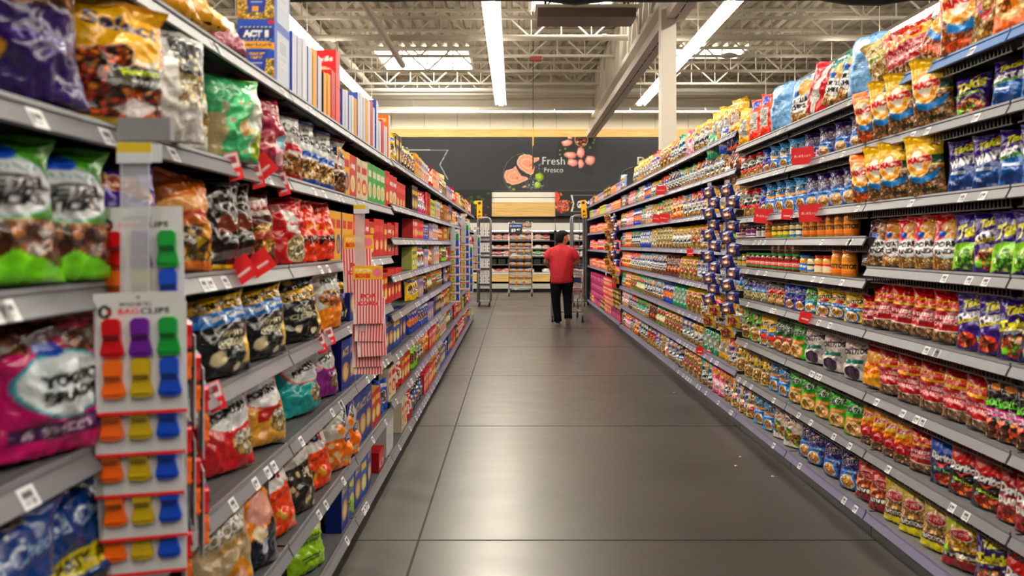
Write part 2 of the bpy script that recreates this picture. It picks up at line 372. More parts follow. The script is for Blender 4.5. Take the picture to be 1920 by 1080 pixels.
for rx, rn in rows:
    for k in range(12):
        y = 22.3-2.41*k
        lamp(rx, y, 5.5, 0, 'white strip light, %s from the back wall in the %s' % (nth(k+1), rn), 'strip lights in the '+rn)
for k in range(11):
    lamp(-9.6+2.05*k*1.18, 26.2, 5.78, math.pi/2, 'white strip light in the crosswise row along the back wall, %s from the popcorn side' % nth(k+1), 'lamps along the back wall', True)
# ceiling bits
tag(MB().box(-.14, -.1, 0, .14, .1, .09).build('fire_bell', mat('red_enamel', 'b3202a', .4), loc=(.55, 20.8, 6.18)), 'small red and white alarm box hanging from a roof joist', 'alarm')
o = empty('hanging_wireless_antenna', (5.1, 19.4, 5.95), 0, 'white flat round-cornered wireless antenna hanging above the chip shelves', 'antenna')
MB().lathe([(.16,0),(.2,.02),(.2,.05),(.1,.09)], 20).build('antenna_case', M_white, o); MB().tube([(0,0,.08),(0,0,1.12)], .01, 6).build('antenna_rod', M_steel, o)
# ---------------------------------------------------------------- product shapes
def bag_mesh(key, art, w, h, t, seed=0, bot=.3, nu=52, nv=None, seal='', mtl=None, droop=0):
    """pillow bag: crimped top and bottom seals, bulging and wrinkled; front carries the artwork. Front faces -Y, base at z=0"""
    nv = nv or max(24, int(nu*h/w*.95)); R = np.random.RandomState(seed+11)
    def side(nu, nv, front):
        u = np.linspace(0, 1, nu); vv = np.concatenate([[0], np.linspace(.004, 1, nv-1)]); U, V = np.meshgrid(u, vv); s = 2*U-1
        k = np.clip((1-V)/.26, 0, 1); top = np.where(V > .95, 0, np.clip((.95-V)/.30, 0, 1)); top = top**.55
        bt = np.clip((V-.0)/.3, 0, 1)**.6*(1-bot)+bot; bt = np.where(V < .003, 0, bt)
        P = top*bt*(1.08-.25*V)
        lat = (1-np.abs(s)**2.6)**.75
        z = t/2*P*lat
        # wrinkles radiating from the seals, diagonal dents, small crumples
        ph = R.uniform(0, 6.28, 8)
        pu = np.exp(-(.95-V).clip(0)/.13); pb = np.exp(-V/.10)
        wr = .0065*(w/.22)*(np.sin(s*17+ph[0]+3*np.sin(s*4+ph[1]))*pu*(V < .95)+np.sin(s*14+ph[2]+2*np.sin(s*5+ph[3]))*pb*.8)
        n1 = vnoise(U*4+seed*3.1, V*5*h/w+seed*1.7, seed)-.5; n2 = vnoise(U*9+V*4, V*9*h/w-U*5, seed+5)-.5; n3 = np.abs(vnoise((U+V*.8)*7, (V-U*.6)*6, seed+9)-.5)
        z = z+lat*np.clip(P, .15, 1)*(n1*.030+n2*.012-n3*.018)*(w/.22)+wr*lat
        nrw = 1-.10*P+.012*(vnoise(V*6+seed, V*0+s*2, seed+3)-.5)
        x = s*w/2*nrw
        zz = V*h; x = x+.010*w/.22*(vnoise(V*3+seed*2.3, V*0, seed)-.5)
        fold = np.clip((V-.86)/.14, 0, 1); off = fold*(.018*np.sin(s*2.2+ph[4])+.02*R.uniform(-1, 1))+droop*np.clip((V-.6)/.4, 0, 1)**2
        zz = zz-.010*np.abs(fold*np.sin(s*2.5+ph[5]))-abs(droop)*.5*np.clip((V-.7)/.3, 0, 1)**2
        crimp = np.where(V > .955, .0012*np.sin(V*900), 0)
        y = (-1 if front else 1)*(z+.0006)+off+crimp
        return np.stack([x, y, zz], -1).reshape(-1, 3), U.ravel(), V.ravel()
    V1, U, Vv = side(nu, nv, True); C1 = art.sample(U, Vv)
    st = (.985 < Vv); C1[st] *= .92
    nb, mb_ = 16, 20
    R = np.random.RandomState(seed+11)
    V2, U2, W2 = side(nb, mb_, False); C2 = art.sample(np.where(U2 < .5, .02, .98)*np.ones_like(U2), np.clip(W2, .03, .97)); 
    f1 = grid_mesh('', V1, C1, nv, nu, None); f2 = grid_mesh('', V2, C2, mb_, nb, None, flip=True)
    return assemble(key, [f1, f2], mtl or M_foil)

def box_mesh(key, art, w, h, d, side='cccccc', sart=None, top=None, m=None, nx=30):
    """printed carton, front faces -Y, base at z=0"""
    ps = []
    def face(O, ex, ey, a, col, n):
        ny = max(2, int(n*np.linalg.norm(ey)/max(np.linalg.norm(ex), 1e-6))+1); ny = min(ny, 90); n = max(2, n)
        if a is None: n = ny = 2
        U, V = np.meshgrid(np.linspace(0, 1, n), np.linspace(0, 1, ny)); Pt = np.array(O)+U.reshape(-1, 1)*np.array(ex)+V.reshape(-1, 1)*np.array(ey)
        C = a.sample(U.ravel()*.999, V.ravel()*.999) if a is not None else np.tile(hx(col), (n*ny, 1))
        ps.append(grid_mesh('', Pt, C, ny, n, None))
    a = w/2
    face((-a, 0, 0), (w, 0, 0), (0, 0, h), art, side, nx); face((a, 0, 0), (0, d, 0), (0, 0, h), sart, side, max(6, int(nx*d/w)) if sart is not None else 2)
    face((a, d, 0), (-w, 0, 0), (0, 0, h), None, side, 2); face((-a, d, 0), (0, -d, 0), (0, 0, h), sart, side, max(6, int(nx*d/w)) if sart is not None else 2)
    face((-a, 0, h), (w, 0, 0), (0, d, 0), None, top or side, 2); face((-a, d, 0), (w, 0, 0), (0, -d, 0), None, side, 2)
    return assemble(key, ps, m or M_matte, smooth=False)

PT = {}    # key -> dict(kind name, desc, category, builder, size)
def P(key, name, desc, w, h, t, art, cat='snack bag', seed=None, kind='bag', **k):
    PT[key] = dict(name=name, desc=desc, w=w, h=h, t=t, art=art, cat=cat, seed=len(PT) if seed is None else seed, kind=kind, k=k, me=None)
def get_mesh(key):
    p = PT[key]
    if p['me'] is None:
        a = p['art']() if callable(p['art']) else p['art']
        if p['kind'] == 'bag': p['me'] = bag_mesh(p['name'], a, p['w'], p['h'], p['t'], p['seed'], **p['k'])
        else: p['me'] = box_mesh(p['name'], a, p['w'], p['h'], p['t'], **p['k'])
    return p['me']
CHIP = ['d9a95a', 'c98f42', 'e6c07a', 'b87a34', 'f0d090']; BRN = ['a8794a', 'c39a68', '8b5e34', 'd8b88c', '6e4a28']; RED = ['b8321c', 'd8552a', '8e1c12', 'e88a4a']
def A(w, h, bg, res=150): return Art(w, h, bg, res)
# --- chip side artwork
def takis(bot, low, word=None, wc='ffffff', ban=None, banc='9bd02a'):
    def f():
        a = A(.22, .27, '3d1f78').band(0, .42, low, .06).e(.5, .86, .5, .10, '4b2a94')
        if bot == 'chips': a.chips(.12, .03, .92, .38, RED+['e8a030', '7bb83a'], 9, 'e', 3); a.e(.25, .13, .1, .06, '7cc832')
        if bot == 'wave': a.e(.5, .2, .5, .16, '1b5c9c').e(.5, .12, .42, .08, '123e74').r(.15, .32, .6, .38, 'dfe8f0')
        if bot == 'green': a.chips(.1, .02, .9, .36, ['5ea82a', '8ecb3a', '3a7a20', 'c8e07a'], 8, 'e', 4)
        a.t('Takis' if word is None else 'Takis', .5, .70 if word is None else .80, .84 if word is None else .55, 'e8e23a', 14, '2a1458', .05, h=.24 if word is None else .16, sh=.25)
        if word: a.t(word, .5, .56, .86, wc, 10, '1c0f44', .06, h=.17)
        if ban: a.p([(.05, .42), (.75, .50), (.75, .56), (.05, .48)], banc); a.t(ban, .4, .49, .5, '2a1458', 6, h=.04)
        a.e(.62, .90, .07, .055, 'e8b830'); return a
    return f
P('takF', 'rolled_tortilla_chip_bag', 'purple chip bag with big slanted yellow lettering', .21, .265, .085, takis('chips', '4a1c50', ban='FUEGO'))
P('takB', 'rolled_tortilla_chip_bag', 'purple and blue chip bag with green banner', .22, .27, .085, takis('wave', '1f6fae', 'FIESTA', 'ffffff', banc='4aa83a', ban='FIESTA'))
P('takW', 'wavy_chip_bag', 'purple over blue bag lettered waves in white', .22, .27, .085, takis('wave', '184a86', 'WAVES'))
P('takS', 'stick_chip_bag', 'purple bag lettered stix in white', .2, .265, .08, takis('chips', '3d1f78', 'STIX', ban='FUEGO', banc='d8d030'))
P('takG', 'rolled_tortilla_chip_bag', 'purple and green chip bag with yellow lettering', .21, .265, .085, takis('green', '8cc43a'))
P('takD', 'rolled_tortilla_chip_bag', 'dark purple chip bag with crunchy fajitas stripe', .21, .265, .085, takis('chips', '231048', 'Takis', 'e8e23a', 'FAJITAS', 'd8d030'))
P('takC', 'kettle_chip_bag', 'violet bag with white lettering and a lime', .21, .27, .085, lambda: takis('none', '3d1f78', 'CHIPPZ', ban='FUEGO', banc='d8d030')().chips(.05, .03, .6, .3, RED, 7, 'e').e(.78, .17, .12, .1, '8ccf32').e(.78, .17, .08, .07, 'c6ec7a'))
def macs(top, band, word, wcol, low=BRN):
    def f():
        a = A(.22, .30, top).chips(0, 0, 1, .5, low, 13).r(.55, .52, 1, .66, band).r(0, .5, .3, .56, band)
        a.e(.42, .56, .34, .25, 'f3d9a0').e(.42, .56, .30, .22, 'f5a623').e(.42, .58, .2, .16, 'fff6e6').t("MAC'S", .44, .60, .66, 'd8281e', 4, 'ffffff', .06, h=.11)
        a.p([(.2, .34), (.5, .30), (.85, .40), (.95, .46), (.85, .30), (.5, .20), (.2, .24)], '2f8fd0').t(word, .5, .10, .7, wcol, 6, None, .03, h=.09, sh=.2); return a
    return f
P('macY', 'pork_rind_bag', 'yellow topped pork rind bag with round badge', .22, .31, .09, macs('f7c51e', '1d4a2a', 'Original', '1d3a2a'))
P('macO', 'pork_rind_bag', 'orange topped pork rind bag with round badge', .22, .29, .09, macs('f58220', '9c2a1a', 'BBQ', 'd85a1a', ['c8642a', 'e08a4a', '9c4418', 'f0b07a']))
P('macG', 'pork_rind_bag', 'dark green pork rind bag with round badge', .19, .25, .08, macs('1f5a34', '123a20', 'hot', '1f5a34', ['1f5a34', '2a7a44', '184828', 'e8e0c8']))
def tost(bg, win=True, dot=None, low='2c7fc8', ban=None, banc='ffffff', word='TOSTITOS', tc='16121a', wcol='ffffff'):
    def f():
        a = A(.22, .28, bg)
        if dot: a.dots(dot, 34, .018, 5, (0, .62, 1, .98))
        a.r(0, 0, 1, .12, bg)
        if win: a.e(.45, .20, .36, .22, low).e(.45, .19, .28, .165, 'f0e6d0').chips(.2, .04, .70, .32, CHIP, 8, 'e', 2)
        a.p([(.1, .36), (.85, .40), (.85, .50), (.1, .46)], low); a.t('Scoops' if win else 'chips', .47, .43, .5, 'ffffff', 3, h=.05)
        if ban: a.r(.18, .48, .8, .56, ban)
        a.t(word, .5, .66, .94, tc, 7, wcol, .06, h=.135, ow=.05); a.e(.46, .745, .03, .025, 'd8281e').e(.62, .775, .03, .02, 'f0b020'); return a
    return f
P('tosP', 'tortilla_chip_bag', 'deep purple tortilla chip bag with chip window', .225, .28, .09, tost('35206b'))
P('tosL', 'tortilla_chip_bag', 'sky blue tortilla chip bag with orange dots', .225, .28, .09, tost('3aa3dc', dot='f0a030', ban='f0a030'))
P('tosB', 'tortilla_chip_bag', 'royal blue tortilla chip bag', .22, .28, .09, tost('1c4fae', low='5a2a7a'))
P('tosY', 'tortilla_chip_bag', 'yellow tortilla chip bag with blue party banner', .24, .28, .10, lambda: tost('f2cf1c', dot='d87820')().r(0, .36, 1, .48, '2f8fd8').t('Party Size!', .5, .42, .8, 'ffffff', 2, '1a4a8a', .04, h=.07).e(.5, .55, .22, .07, 'c8321e'))
P('tosC', 'tortilla_chip_bag', 'yellow tortilla chip bag with red salsa bowl', .22, .28, .09, lambda: tost('f2c81a', dot='e86a2a')().e(.5, .28, .34, .09, 'b8281a').e(.5, .3, .25, .05, 'd8482a'))
P('tosW', 'tortilla_chip_bag', 'large white tortilla chip bag with blue specks', .27, .31, .14, lambda: tost('e4ddd4', win=False, dot='4a5ab0', low='3a8a7a')().dots('3a6ab8', 14, .022, 8, (0, .1, 1, .4)).e(.5, .17, .28, .16, '3a2a3e').e(.45, .2, .16, .09, '54405c').p([(.3, .38), (.7, .38), (.7, .46), (.3, .46)], '3a8a7a'))
P('tosG', 'tortilla_chip_bag', 'bright green tortilla chip bag with lime dots', .225, .285, .085, tost('2fae2c', dot='9be04a', low='e09a3a'))
P('tosD', 'tortilla_chip_bag', 'dark green tortilla chip bag', .21, .27, .085, tost('1d6a34', dot='2f8a44', low='a8281c'))
P('tosS', 'tortilla_chip_bag', 'green and cream restaurant style tortilla bag', .21, .26, .085, tost('4aa83a', low='4aa8d8'))
P('tosR', 'tortilla_chip_bag', 'clear tortilla chip bag with red stripe', .2, .26, .08, lambda: A(.2, .26, '3a2c20').chips(0, .02, 1, .5, CHIP, 11).r(.02, .45, .98, .62, 'd8382a').t('TOSTITOS', .5, .76, .92, '16121a', 3, 'e8e0d0', .06, h=.13).t('BITE SIZE', .5, .53, .8, 'ffffff', 0, h=.06))
P('tosH', 'tortilla_chip_bag', 'clear tortilla bag with violet and blue labels', .21, .26, .085, lambda: A(.2, .26, '4a4048').chips(0, .02, 1, .4, ['e8d8a0', 'd8c080', 'f0e6c0'], 11).band(.52, .72, '5a4a9a', .03).band(.36, .52, '2f8fc8', .03).t('PARTY SIZE', .5, .47, .8, 'ffffff', 3, h=.08).t('TOSTITOS', .5, .86, .9, 'e8e4ee', 5, '30283a', .05, h=.1))
P('tosK', 'tortilla_chip_bag', 'black tortilla chip bag with white lettering', .2, .26, .085, tost('1c1620', low='3a6ab0', tc='f0ece0', wcol='101010'))
def sant(bg, disc='5a3018'):
    return lambda: A(.2, .27, bg).e(.5, .26, .4, .26, 'f0e6c0').chips(.14, .03, .86, .42, CHIP, 8, 'e').e(.5, .76, .16, .11, disc).e(.5, .77, .09, .07, 'e8c890').t('SANTITAS', .5, .52, .88, '3a1c10', 5, 'f6ecd0', .06, h=.12)
P('sanG', 'corn_chip_bag', 'lime green corn chip bag with brown disc', .2, .27, .085, sant('7ccf28'))
P('sanY', 'corn_chip_bag', 'yellow corn chip bag with brown disc', .2, .27, .085, sant('f0cc1e'))
P('sanB', 'corn_chip_bag', 'beige corn chip bag with red price burst', .2, .27, .085, lambda: sant('ded09a')().e(.5, .32, .22, .10, 'f2ece0').e(.5, .32, .19, .085, 'c8202a').t('$2', .5, .32, .18, 'ffffff', 0, h=.08))
P('jul', 'seasoned_chip_bag', 'red topped black chip bag with chips below', .19, .27, .08, lambda: A(.19, .27, 'd8222a').band(.34, .74, '1c1614', .06).chips(0, 0, 1, .3, CHIP, 11).p([(.1, .66), (.5, .74), (.9, .68), (.8, .62), (.5, .66), (.2, .58)], 'e8e4dc').p([(.15, .54), (.85, .60), (.8, .52), (.2, .46)], 'd8d0c4').p([(.1, .38), (.9, .42), (.85, .34), (.1, .32)], 'c8202a').e(.5, .86, .2, .05, 'f04a44'))
def value(top, w1, w2, food=CHIP, low=None):
    def f():
        a = A(.2, .27, top).chips(0, .0, 1, .24, food, 10); a.e(.64, .72, .3, .2, food[0]) if low is None else a.r(0, 0, 1, .2, low)
        a.e(.5, .37, .43, .18, 'b8d8ea').e(.5, .37, .40, .165, 'ececea').e(.34, .62, .15, .055, '1c62b8')
        a.t(w1, .5, .44, .74, '15151a', 4, None, .05, h=.1).t(w2, .5, .31, .6, '15151a', 4, None, .05, h=.1); return a
    return f
PO = ('POTATO', 'CHIPS'); TC = ('TORTILLA', 'CHIPS')
P('porM', 'pork_rind_bag', 'maroon pork rinds bag with white label', .19, .255, .08, value('5c1f33', 'PORK', 'RINDS', BRN))
P('porR', 'pork_rind_bag', 'bright red pork rinds bag with white label', .2, .265, .085, value('c91f2b', 'PORK', 'RINDS', CHIP))
P('potO', 'potato_chip_bag', 'amber brown potato chips bag with white label', .2, .26, .085, value('c8762e', *PO))
P('potY', 'potato_chip_bag', 'yellow potato chips bag with white label', .2, .27, .085, value('f0cb22', *PO))
P('potL', 'potato_chip_bag', 'pale blue potato chips bag with white label', .2, .27, .085, value('9cc8ec', *PO))
P('potR', 'potato_chip_bag', 'scarlet potato chips bag with white label', .2, .27, .085, value('d8241c', *PO))
P('potT', 'potato_chip_bag', 'teal potato chips bag with white label', .2, .27, .085, value('17a08c', *PO))
P('potB', 'potato_chip_bag', 'blue potato chips bag with white label', .2, .27, .085, value('2f7fd0', *PO))
P('potP', 'potato_chip_bag', 'lilac potato chips bag with white label', .2, .27, .085, value('8a68c0', *PO))
P('potG', 'potato_chip_bag', 'green potato chips bag with white label', .2, .27, .085, value('3f9a34', *PO))
P('torL', 'tortilla_chip_bag', 'powder blue tortilla chips bag with white label', .22, .30, .10, value('a6cbe8', *TC))
P('torR', 'tortilla_chip_bag', 'large red tortilla chips bag with white label', .28, .27, .12, value('dc2a1c', *TC))
P('torT', 'tortilla_chip_bag', 'dark teal tortilla chips bag with white label', .22, .29, .10, value('1a7a70', *TC))
P('torO', 'tortilla_chip_bag', 'orange tortilla chips bag with white label', .2, .27, .09, value('f0882a', *TC))
def mambi(l1, l2, top='cf1a24', yel=False):
    def f():
        a = A(.24, .28, top).chips(0, 0, 1, .26, BRN, 13)
        if yel: a.r(0, .05, 1, .78, 'f0b020').r(0, .78, 1, .9, 'a81a1e').t(l1, .5, .5, .8, 'c8321e', 3, None, .03, h=.09).t(l2, .5, .36, .8, 'c8321e', 3, None, .03, h=.09)
        else: a.band(.24, .60, 'a5161e', -.04).band(.60, .80, 'f2b51c', -.04).band(.23, .25, 'f0e6e0', -.04).band(.595, .605, '3a1010', -.04).band(.795, .805, '3a1010', -.04).t('MAMBI', .5, .68, .72, 'c8201c', 0, None, .06, h=.13).t(l1, .5, .45, .7, 'f6eeee', 2, None, .03, h=.07).t(l2, .5, .35, .84, 'f6eeee', 2, None, .03, h=.07)
        return a
    return f
P('mam', 'pork_crackling_bag', 'red pork crackling bag with bright yellow band', .245, .285, .12, mambi('FRIED', 'CHICHARRONES'))
P('mamC', 'pork_crackling_bag', 'dark red pork cracklings bag with yellow band', .235, .28, .11, mambi('PORK CRACKLINGS', 'CHICHARRONES', 'a81a20'))
P('mamY', 'pork_crackling_bag', 'solid yellow crackling bag with red lettering', .23, .27, .10, mambi('WHEAT', 'CRISPS', yel=True))
P('ric', 'wheat_snack_bag', 'maroon and yellow wheat snack bag', .19, .26, .085, lambda: A(.19, .26, '9c1a24').chips(0, 0, 1, .2, BRN, 12).r(0, .42, 1, .9, 'f0a81e').r(0, .9, 1, .94, '3a5aa0').e(.35, .66, .28, .12, 'f7d54a').t('Ricas', .42, .70, .55, 'b01a24', 8, 'ffffff', .06, h=.13).t('PORK', .5, .52, .5, 'c8421e', 4, h=.07).t('SKINS', .5, .43, .55, 'c8421e', 4, h=.07))
def dor(top, low, sub='Flamin Hot', sc='b8e02a'):
    return lambda: A(.23, .30, low).band(.70, 1.2, top, -.1).p([(0, .75), (.3, .55), (0, .5)], top).chips(.2, .02, .9, .26, RED+['e8762a'], 7, 'e').t('Doritos', .52, .56, .86, 'ffffff', -4, '101010', .06, h=.16).p([(.3, .46), (.45, .36), (.8, .52), (.46, .42)], 'e8461e').t(sub, .5, .30, .6, sc, -6, None, .03, h=.06)
P('dorR', 'nacho_chip_bag', 'black nacho chip bag with red top', .23, .30, .09, dor('c8201c', '1a1414'))
P('dorB', 'nacho_chip_bag', 'blue nacho chip bag', .23, .30, .09, dor('1c62b8', '123058', 'Cool Ranch', 'a8e02a'))
P('dorD', 'nacho_chip_bag', 'deep red nacho bag with white block letters', .22, .29, .09, lambda: dor('a8181c', '8c1418', ' ')().t('DINAMITA', .5, .38, .9, 'f4f0ea', 3, '3a0808', .07, h=.13))
def two(top, word, wc='1a1414', low=None, food=CHIP, lowc='8e1a1c'):
    return lambda: A(.23, .28, top).e(.5, .40, .48, .34, food[0]).chips(0, .14, 1, .68, food, 9, 'e').e(.5, .60, .27, .105, 'f6f0e8').e(.5, .60, .24, .09, 'c0202a').t('$2 ONLY', .5, .60, .4, 'ffffff', 0, None, .03, h=.08).r(0, 0, 1, .16, lowc).p([(.02, .14), (.98, .20), (.98, .34), (.02, .28)], '1c1414').t(word, .5, .24, .86, 'f4ece0', 4, None, .05, h=.09)
P('hot', 'chicharron_bag', 'red hot spicy chicharron bag with price burst', .23, .28, .09, two('c0202a', "HOT'N SPICY", food=['d8683a', 'c04a24', 'e89058']))
P('trd', 'chicharron_bag', 'olive yellow traditional chicharron bag with price burst', .23, .28, .09, two('c8b82a', 'TRADITIONAL', food=['e0b070', 'c89850', 'f0cc90'], lowc='d8cc2a'))
P('frt', 'corn_chip_bag', 'green yellow corn twist bag with price oval', .25, .28, .10, lambda: two('b8c81e', 'Fritos', lowc='8e1a2a', food=['e8b83a', 'd89a20', 'f4d468'])().r(0, .84, 1, .92, 'c83a50').e(.15, .3, .08, .07, '9be04a'))
P('nst', 'rolled_snack_bag', 'black snack bag with neon pink green lettering', .17, .27, .08, lambda: A(.17, .27, '141418').t('ROLLS', .5, .6, .8, '7be03a', 5, None, .05, h=.12).r(0, .38, 1, .5, 'd83a90').t('CHILE', .5, .44, .8, 'ffffff', 5, None, .04, h=.09).chips(.1, .02, .9, .34, ['e8642a', 'f0a030', '3a2a1a'], 7).e(.5, .85, .3, .06, 'f0a030'))
P('tac', 'taco_chip_bag', 'white taco print tortilla chip bag', .23, .28, .09, lambda: A(.23, .28, 'e8dfd4').dots('c8785a', 16, .03, 3, (0, .6, 1, 1)).t('TOSTITOS', .5, .78, .92, '2a1a14', 6, 'f8f4ec', .06, h=.13).t('TACO', .5, .64, .4, 'c8321e', 3, h=.06).e(.32, .36, .26, .19, '2a7a70').chips(.1, .2, .55, .5, ['d88a3a', 'e8b04a', 'a8541c', '6aa83a'], 10, 'e').chips(.5, .04, .98, .4, ['d88a3a', 'e8b04a', 'b8321c', '6aa83a'], 10, 'e', 5))
P('brn', 'jerky_chip_bag', 'shiny rust brown snack bag', .2, .27, .10, lambda: A(.2, .27, '7a2e14').chips(0, 0, 1, 1, ['7a2e14', '8e3a18', '66240e', '9c4a20'], 3).e(.6, .3, .2, .12, 'd8782a'))
def backp(c, lab='d8d8d0', c2=None):
    def f():
        a = A(.2, .28, c).r(.3, .2, .72, .62, lab)
        for k in range(9): a.r(.34, .24+.04*k, .68, .25+.04*k, '6a6a66')
        if c2: a.e(.4, .8, .22, .12, c2)
        return a
    return f
P('bkG', 'party_chip_bag', 'emerald green bag turned back to front', .2, .28, .11, backp('17a070'))
P('bkU', 'party_chip_bag', 'cobalt blue bag turned back to front', .2, .28, .11, backp('1a56b8', c2='e8e8f0'))
P('bkY', 'party_chip_bag', 'golden yellow bag turned back to front', .22, .3, .11, backp('eab41e', c2='f4d468'))
P('bkR', 'party_chip_bag', 'orange red bag turned back to front', .21, .33, .11, backp('f04a20', c2='3a5ab8'))
P('bkL', 'party_chip_bag', 'baby blue bag turned back to front', .24, .33, .12, backp('92bfe8', '7ab0e0', 'f0f4f8'))
P('bkP', 'party_chip_bag', 'orange and purple crumpled bag', .22, .26, .11, lambda: A(.22, .26, 'e8702a').band(0, .5, '3a1c50', .1).e(.5, .7, .26, .14, 'f4c04a'))
P('rws', 'party_chip_bag', 'red bag with white stripes standing tall', .2, .33, .10, lambda: A(.2, .33, 'c8202c').p([(.35, 0), (.6, 0), (.85, 1), (.65, 1)], 'ece6e0').e(.5, .3, .22, .12, 'f0ece6').t('TORTILLA', .5, .32, .4, '1a1a1a', 4, h=.05))
P('tea2', 'party_chip_bag', 'white snack bag with dark teal corner', .22, .31, .10, lambda: A(.22, .31, 'dfe4e0').p([(.4, 1), (1, 1), (1, .3), (.6, .6)], '1b7f78').t('thin', .35, .56, .3, '2a2a2a', 5, h=.06).t('crisped', .4, .46, .5, '2a2a2a', 5, h=.07).dots('f0c020', 5, .04, 4, (0, .1, 1, .4)))
P('clr', 'clear_chip_bag', 'gold topped clear chip bag with white label', .22, .28, .1, lambda: A(.22, .28, 'd8b020').chips(0, 0, 1, .62, CHIP, 10).r(.3, .18, .72, .5, 'e8e8e4').dots('7a7a74', 20, .02, 2, (.32, .2, .7, .48)))
P('kis', 'corn_puff_bag', 'patterned yellow corn snack bag with clear sides', .22, .28, .1, lambda: A(.22, .28, 'e8c81e').chips(0, 0, 1, .66, ['d8b060', 'e8d080', 'b88a3c'], 12).dots('c83a50', 8, .05, 2, (.1, .3, .9, .6)).dots('5a6ac0', 10, .03, 4, (.1, .2, .9, .7)).t('kita', .5, .78, .6, 'c8202a', 4, 'ffffff', .05, h=.12))
P('pnk', 'corn_puff_bag', 'pink puffed corn bag', .2, .27, .09, lambda: A(.2, .27, 'e86a94').e(.5, .3, .35, .2, 'f4dfe6').e(.5, .72, .3, .1, 'f0b020').t('HOT', .5, .3, .4, 'c8202a', 5, h=.1))
P('grn2', 'corn_puff_bag', 'leaf green puffed corn bag', .19, .26, .085, lambda: A(.19, .26, '4aa02c').e(.5, .35, .36, .2, 'e8e8c8').e(.5, .7, .25, .1, 'd8321c').chips(.2, .05, .8, .25, CHIP, 7))
P('wht', 'pretzel_bag', 'white foil pretzel bag with blue oval', .2, .27, .09, lambda: value('d4d8dc', 'MINI', 'TWISTS', ['8a5a2a', 'a8743a', '6a3e18'])())
P('tan', 'pita_chip_bag', 'cream pita chip bag with brown lettering', .2, .26, .085, lambda: A(.2, .26, 'd8c48a').chips(0, 0, 1, .5, ['d8b878', 'c8a058', 'e8d0a0'], 11).t('MEXICO', .5, .72, .8, '5a3a1a', 3, None, .05, h=.11).r(.2, .5, .8, .56, '6a8a2a'))
P('cho', 'cracker_bag', 'white cracker bag with red and orange print', .2, .26, .085, lambda: A(.2, .26, 'ece6de').dots('d83a2a', 8, .08, 3, (0, 0, 1, .5)).dots('f0922a', 6, .07, 9, (0, 0, 1, .5)).t('crisps', .5, .7, .7, 'c8202a', 4, None, .04, h=.12))
P('blu2', 'cracker_bag', 'royal blue slim snack bag', .18, .26, .08, lambda: A(.18, .26, '2450b0').e(.5, .4, .34, .18, 'e8882a').t('pop', .5, .72, .6, 'ffffff', 6, None, .05, h=.14))
P('orC', 'cracker_bag', 'orange cheese cracker bag', .18, .26, .085, lambda: A(.18, .26, 'ee7a1c').e(.5, .4, .36, .2, 'f8d8a0').chips(.25, .3, .75, .5, ['f0a030', 'e08020'], 5, 'e').t('cheese', .5, .74, .7, 'ffffff', 4, '8a2a10', .05, h=.12))
# --- popcorn side artwork
POP = ['efe6c8', 'd8c48c', 'f6f0dc', 'c8ac70']
P('prp', 'pretzel_bag', 'deep purple pretzel bag with clear brown top', .24, .30, .11, lambda: A(.24, .3, '3a2468').chips(0, .62, 1, 1, ['8a5a3a', 'b88a6a', '6a4028'], 8).t('Thins', .55, .42, .5, 'b8a8e0', 5, h=.08).e(.15, .3, .1, .08, 'd8a030'))
P('sel', 'crunchy_snack_bag', 'yellow and orange spicy crunchy snack bag', .235, .33, .11, lambda: A(.235, .33, 'a8421a').chips(0, 0, 1, .82, ['c8501c', 'e87a2a', '8a2a10', 'f0a048', '2c1a10'], 14).p([(.0, .55), (.1, .98), (1, .98), (.9, .50), (.45, .62)], 'e9b812').r(0, .95, 1, 1, 'e9b812').t('Select', .55, .80, .72, '241a50', -4, None, .03, h=.12, sh=.25).p([(.3, .28), (1, .30), (1, .50), (.35, .46)], '26241c').t('Flamin', .66, .43, .42, 'd0e02a', 6, None, .03, h=.06).t('WATCH', .72, .35, .4, 'f0f0f0', 3, None, .03, h=.04).e(.72, .55, .17, .07, 'f0ead8').e(.72, .57, .14, .05, 'f0c040').r(0, 0, 1, .05, 'd8b820').p([(.4, .12), (.6, .22), (.9, .18), (.65, .05)], 'f2e8e6'))
P('whp', 'popcorn_bag', 'white popcorn bag with black watercolour panel', .24, .34, .12, lambda: A(.24, .34, 'e9e5e0').r(.5, .36, .95, .92, '2f3236').chips(.5, .30, .95, .60, POP, 13).dots('e8dcb8', 8, .03, 3, (.52, .6, .92, .85)).t('Undercover', .64, .95, .66, '1c1c1e', 0, None, .04, h=.05))
P('whY', 'popcorn_bag', 'white popcorn bag with green and yellow print', .22, .32, .11, lambda: A(.22, .32, 'e9e7e0').p([(0, .62), (0, 1), (1, 1), (1, .7)], '5fbf8a').dots('f2c020', 12, .06, 6, (0, .35, 1, .6)).chips(0, .14, 1, .36, POP+['f0b030'], 9).t('POP', .3, .62, .4, '202428', 4, h=.1))
P('grn', 'popcorn_bag', 'mint green popcorn bag with gold seal', .23, .33, .12, lambda: A(.23, .33, '56b881').dots('b88a64', 22, .032, 4).p([(.58, .1), (1, .05), (1, .9), (.62, .8)], 'd0d8c8').dots('f4f0e8', 24, .04, 7, (.6, .35, 1, .8)).r(.66, .05, 1, .36, 'a8bc1e').e(.48, .37, .14, .10, 'dcc08a').e(.48, .37, .11, .08, 'c8a468').r(.0, .05, .16, .5, 'c8b890').r(0, .95, 1, 1, '5c9a3a'))
P('maro', 'popcorn_bag', 'rose maroon popcorn bag', .23, .33, .12, lambda: A(.23, .33, 'a33a54').dots('eecfc0', 22, .035, 5, (0, .2, 1, .9)).e(.75, .25, .3, .18, 'e8b8c0').e(.7, .36, .13, .09, '8ec4cc').r(0, .94, 1, 1, '8c4a50'))
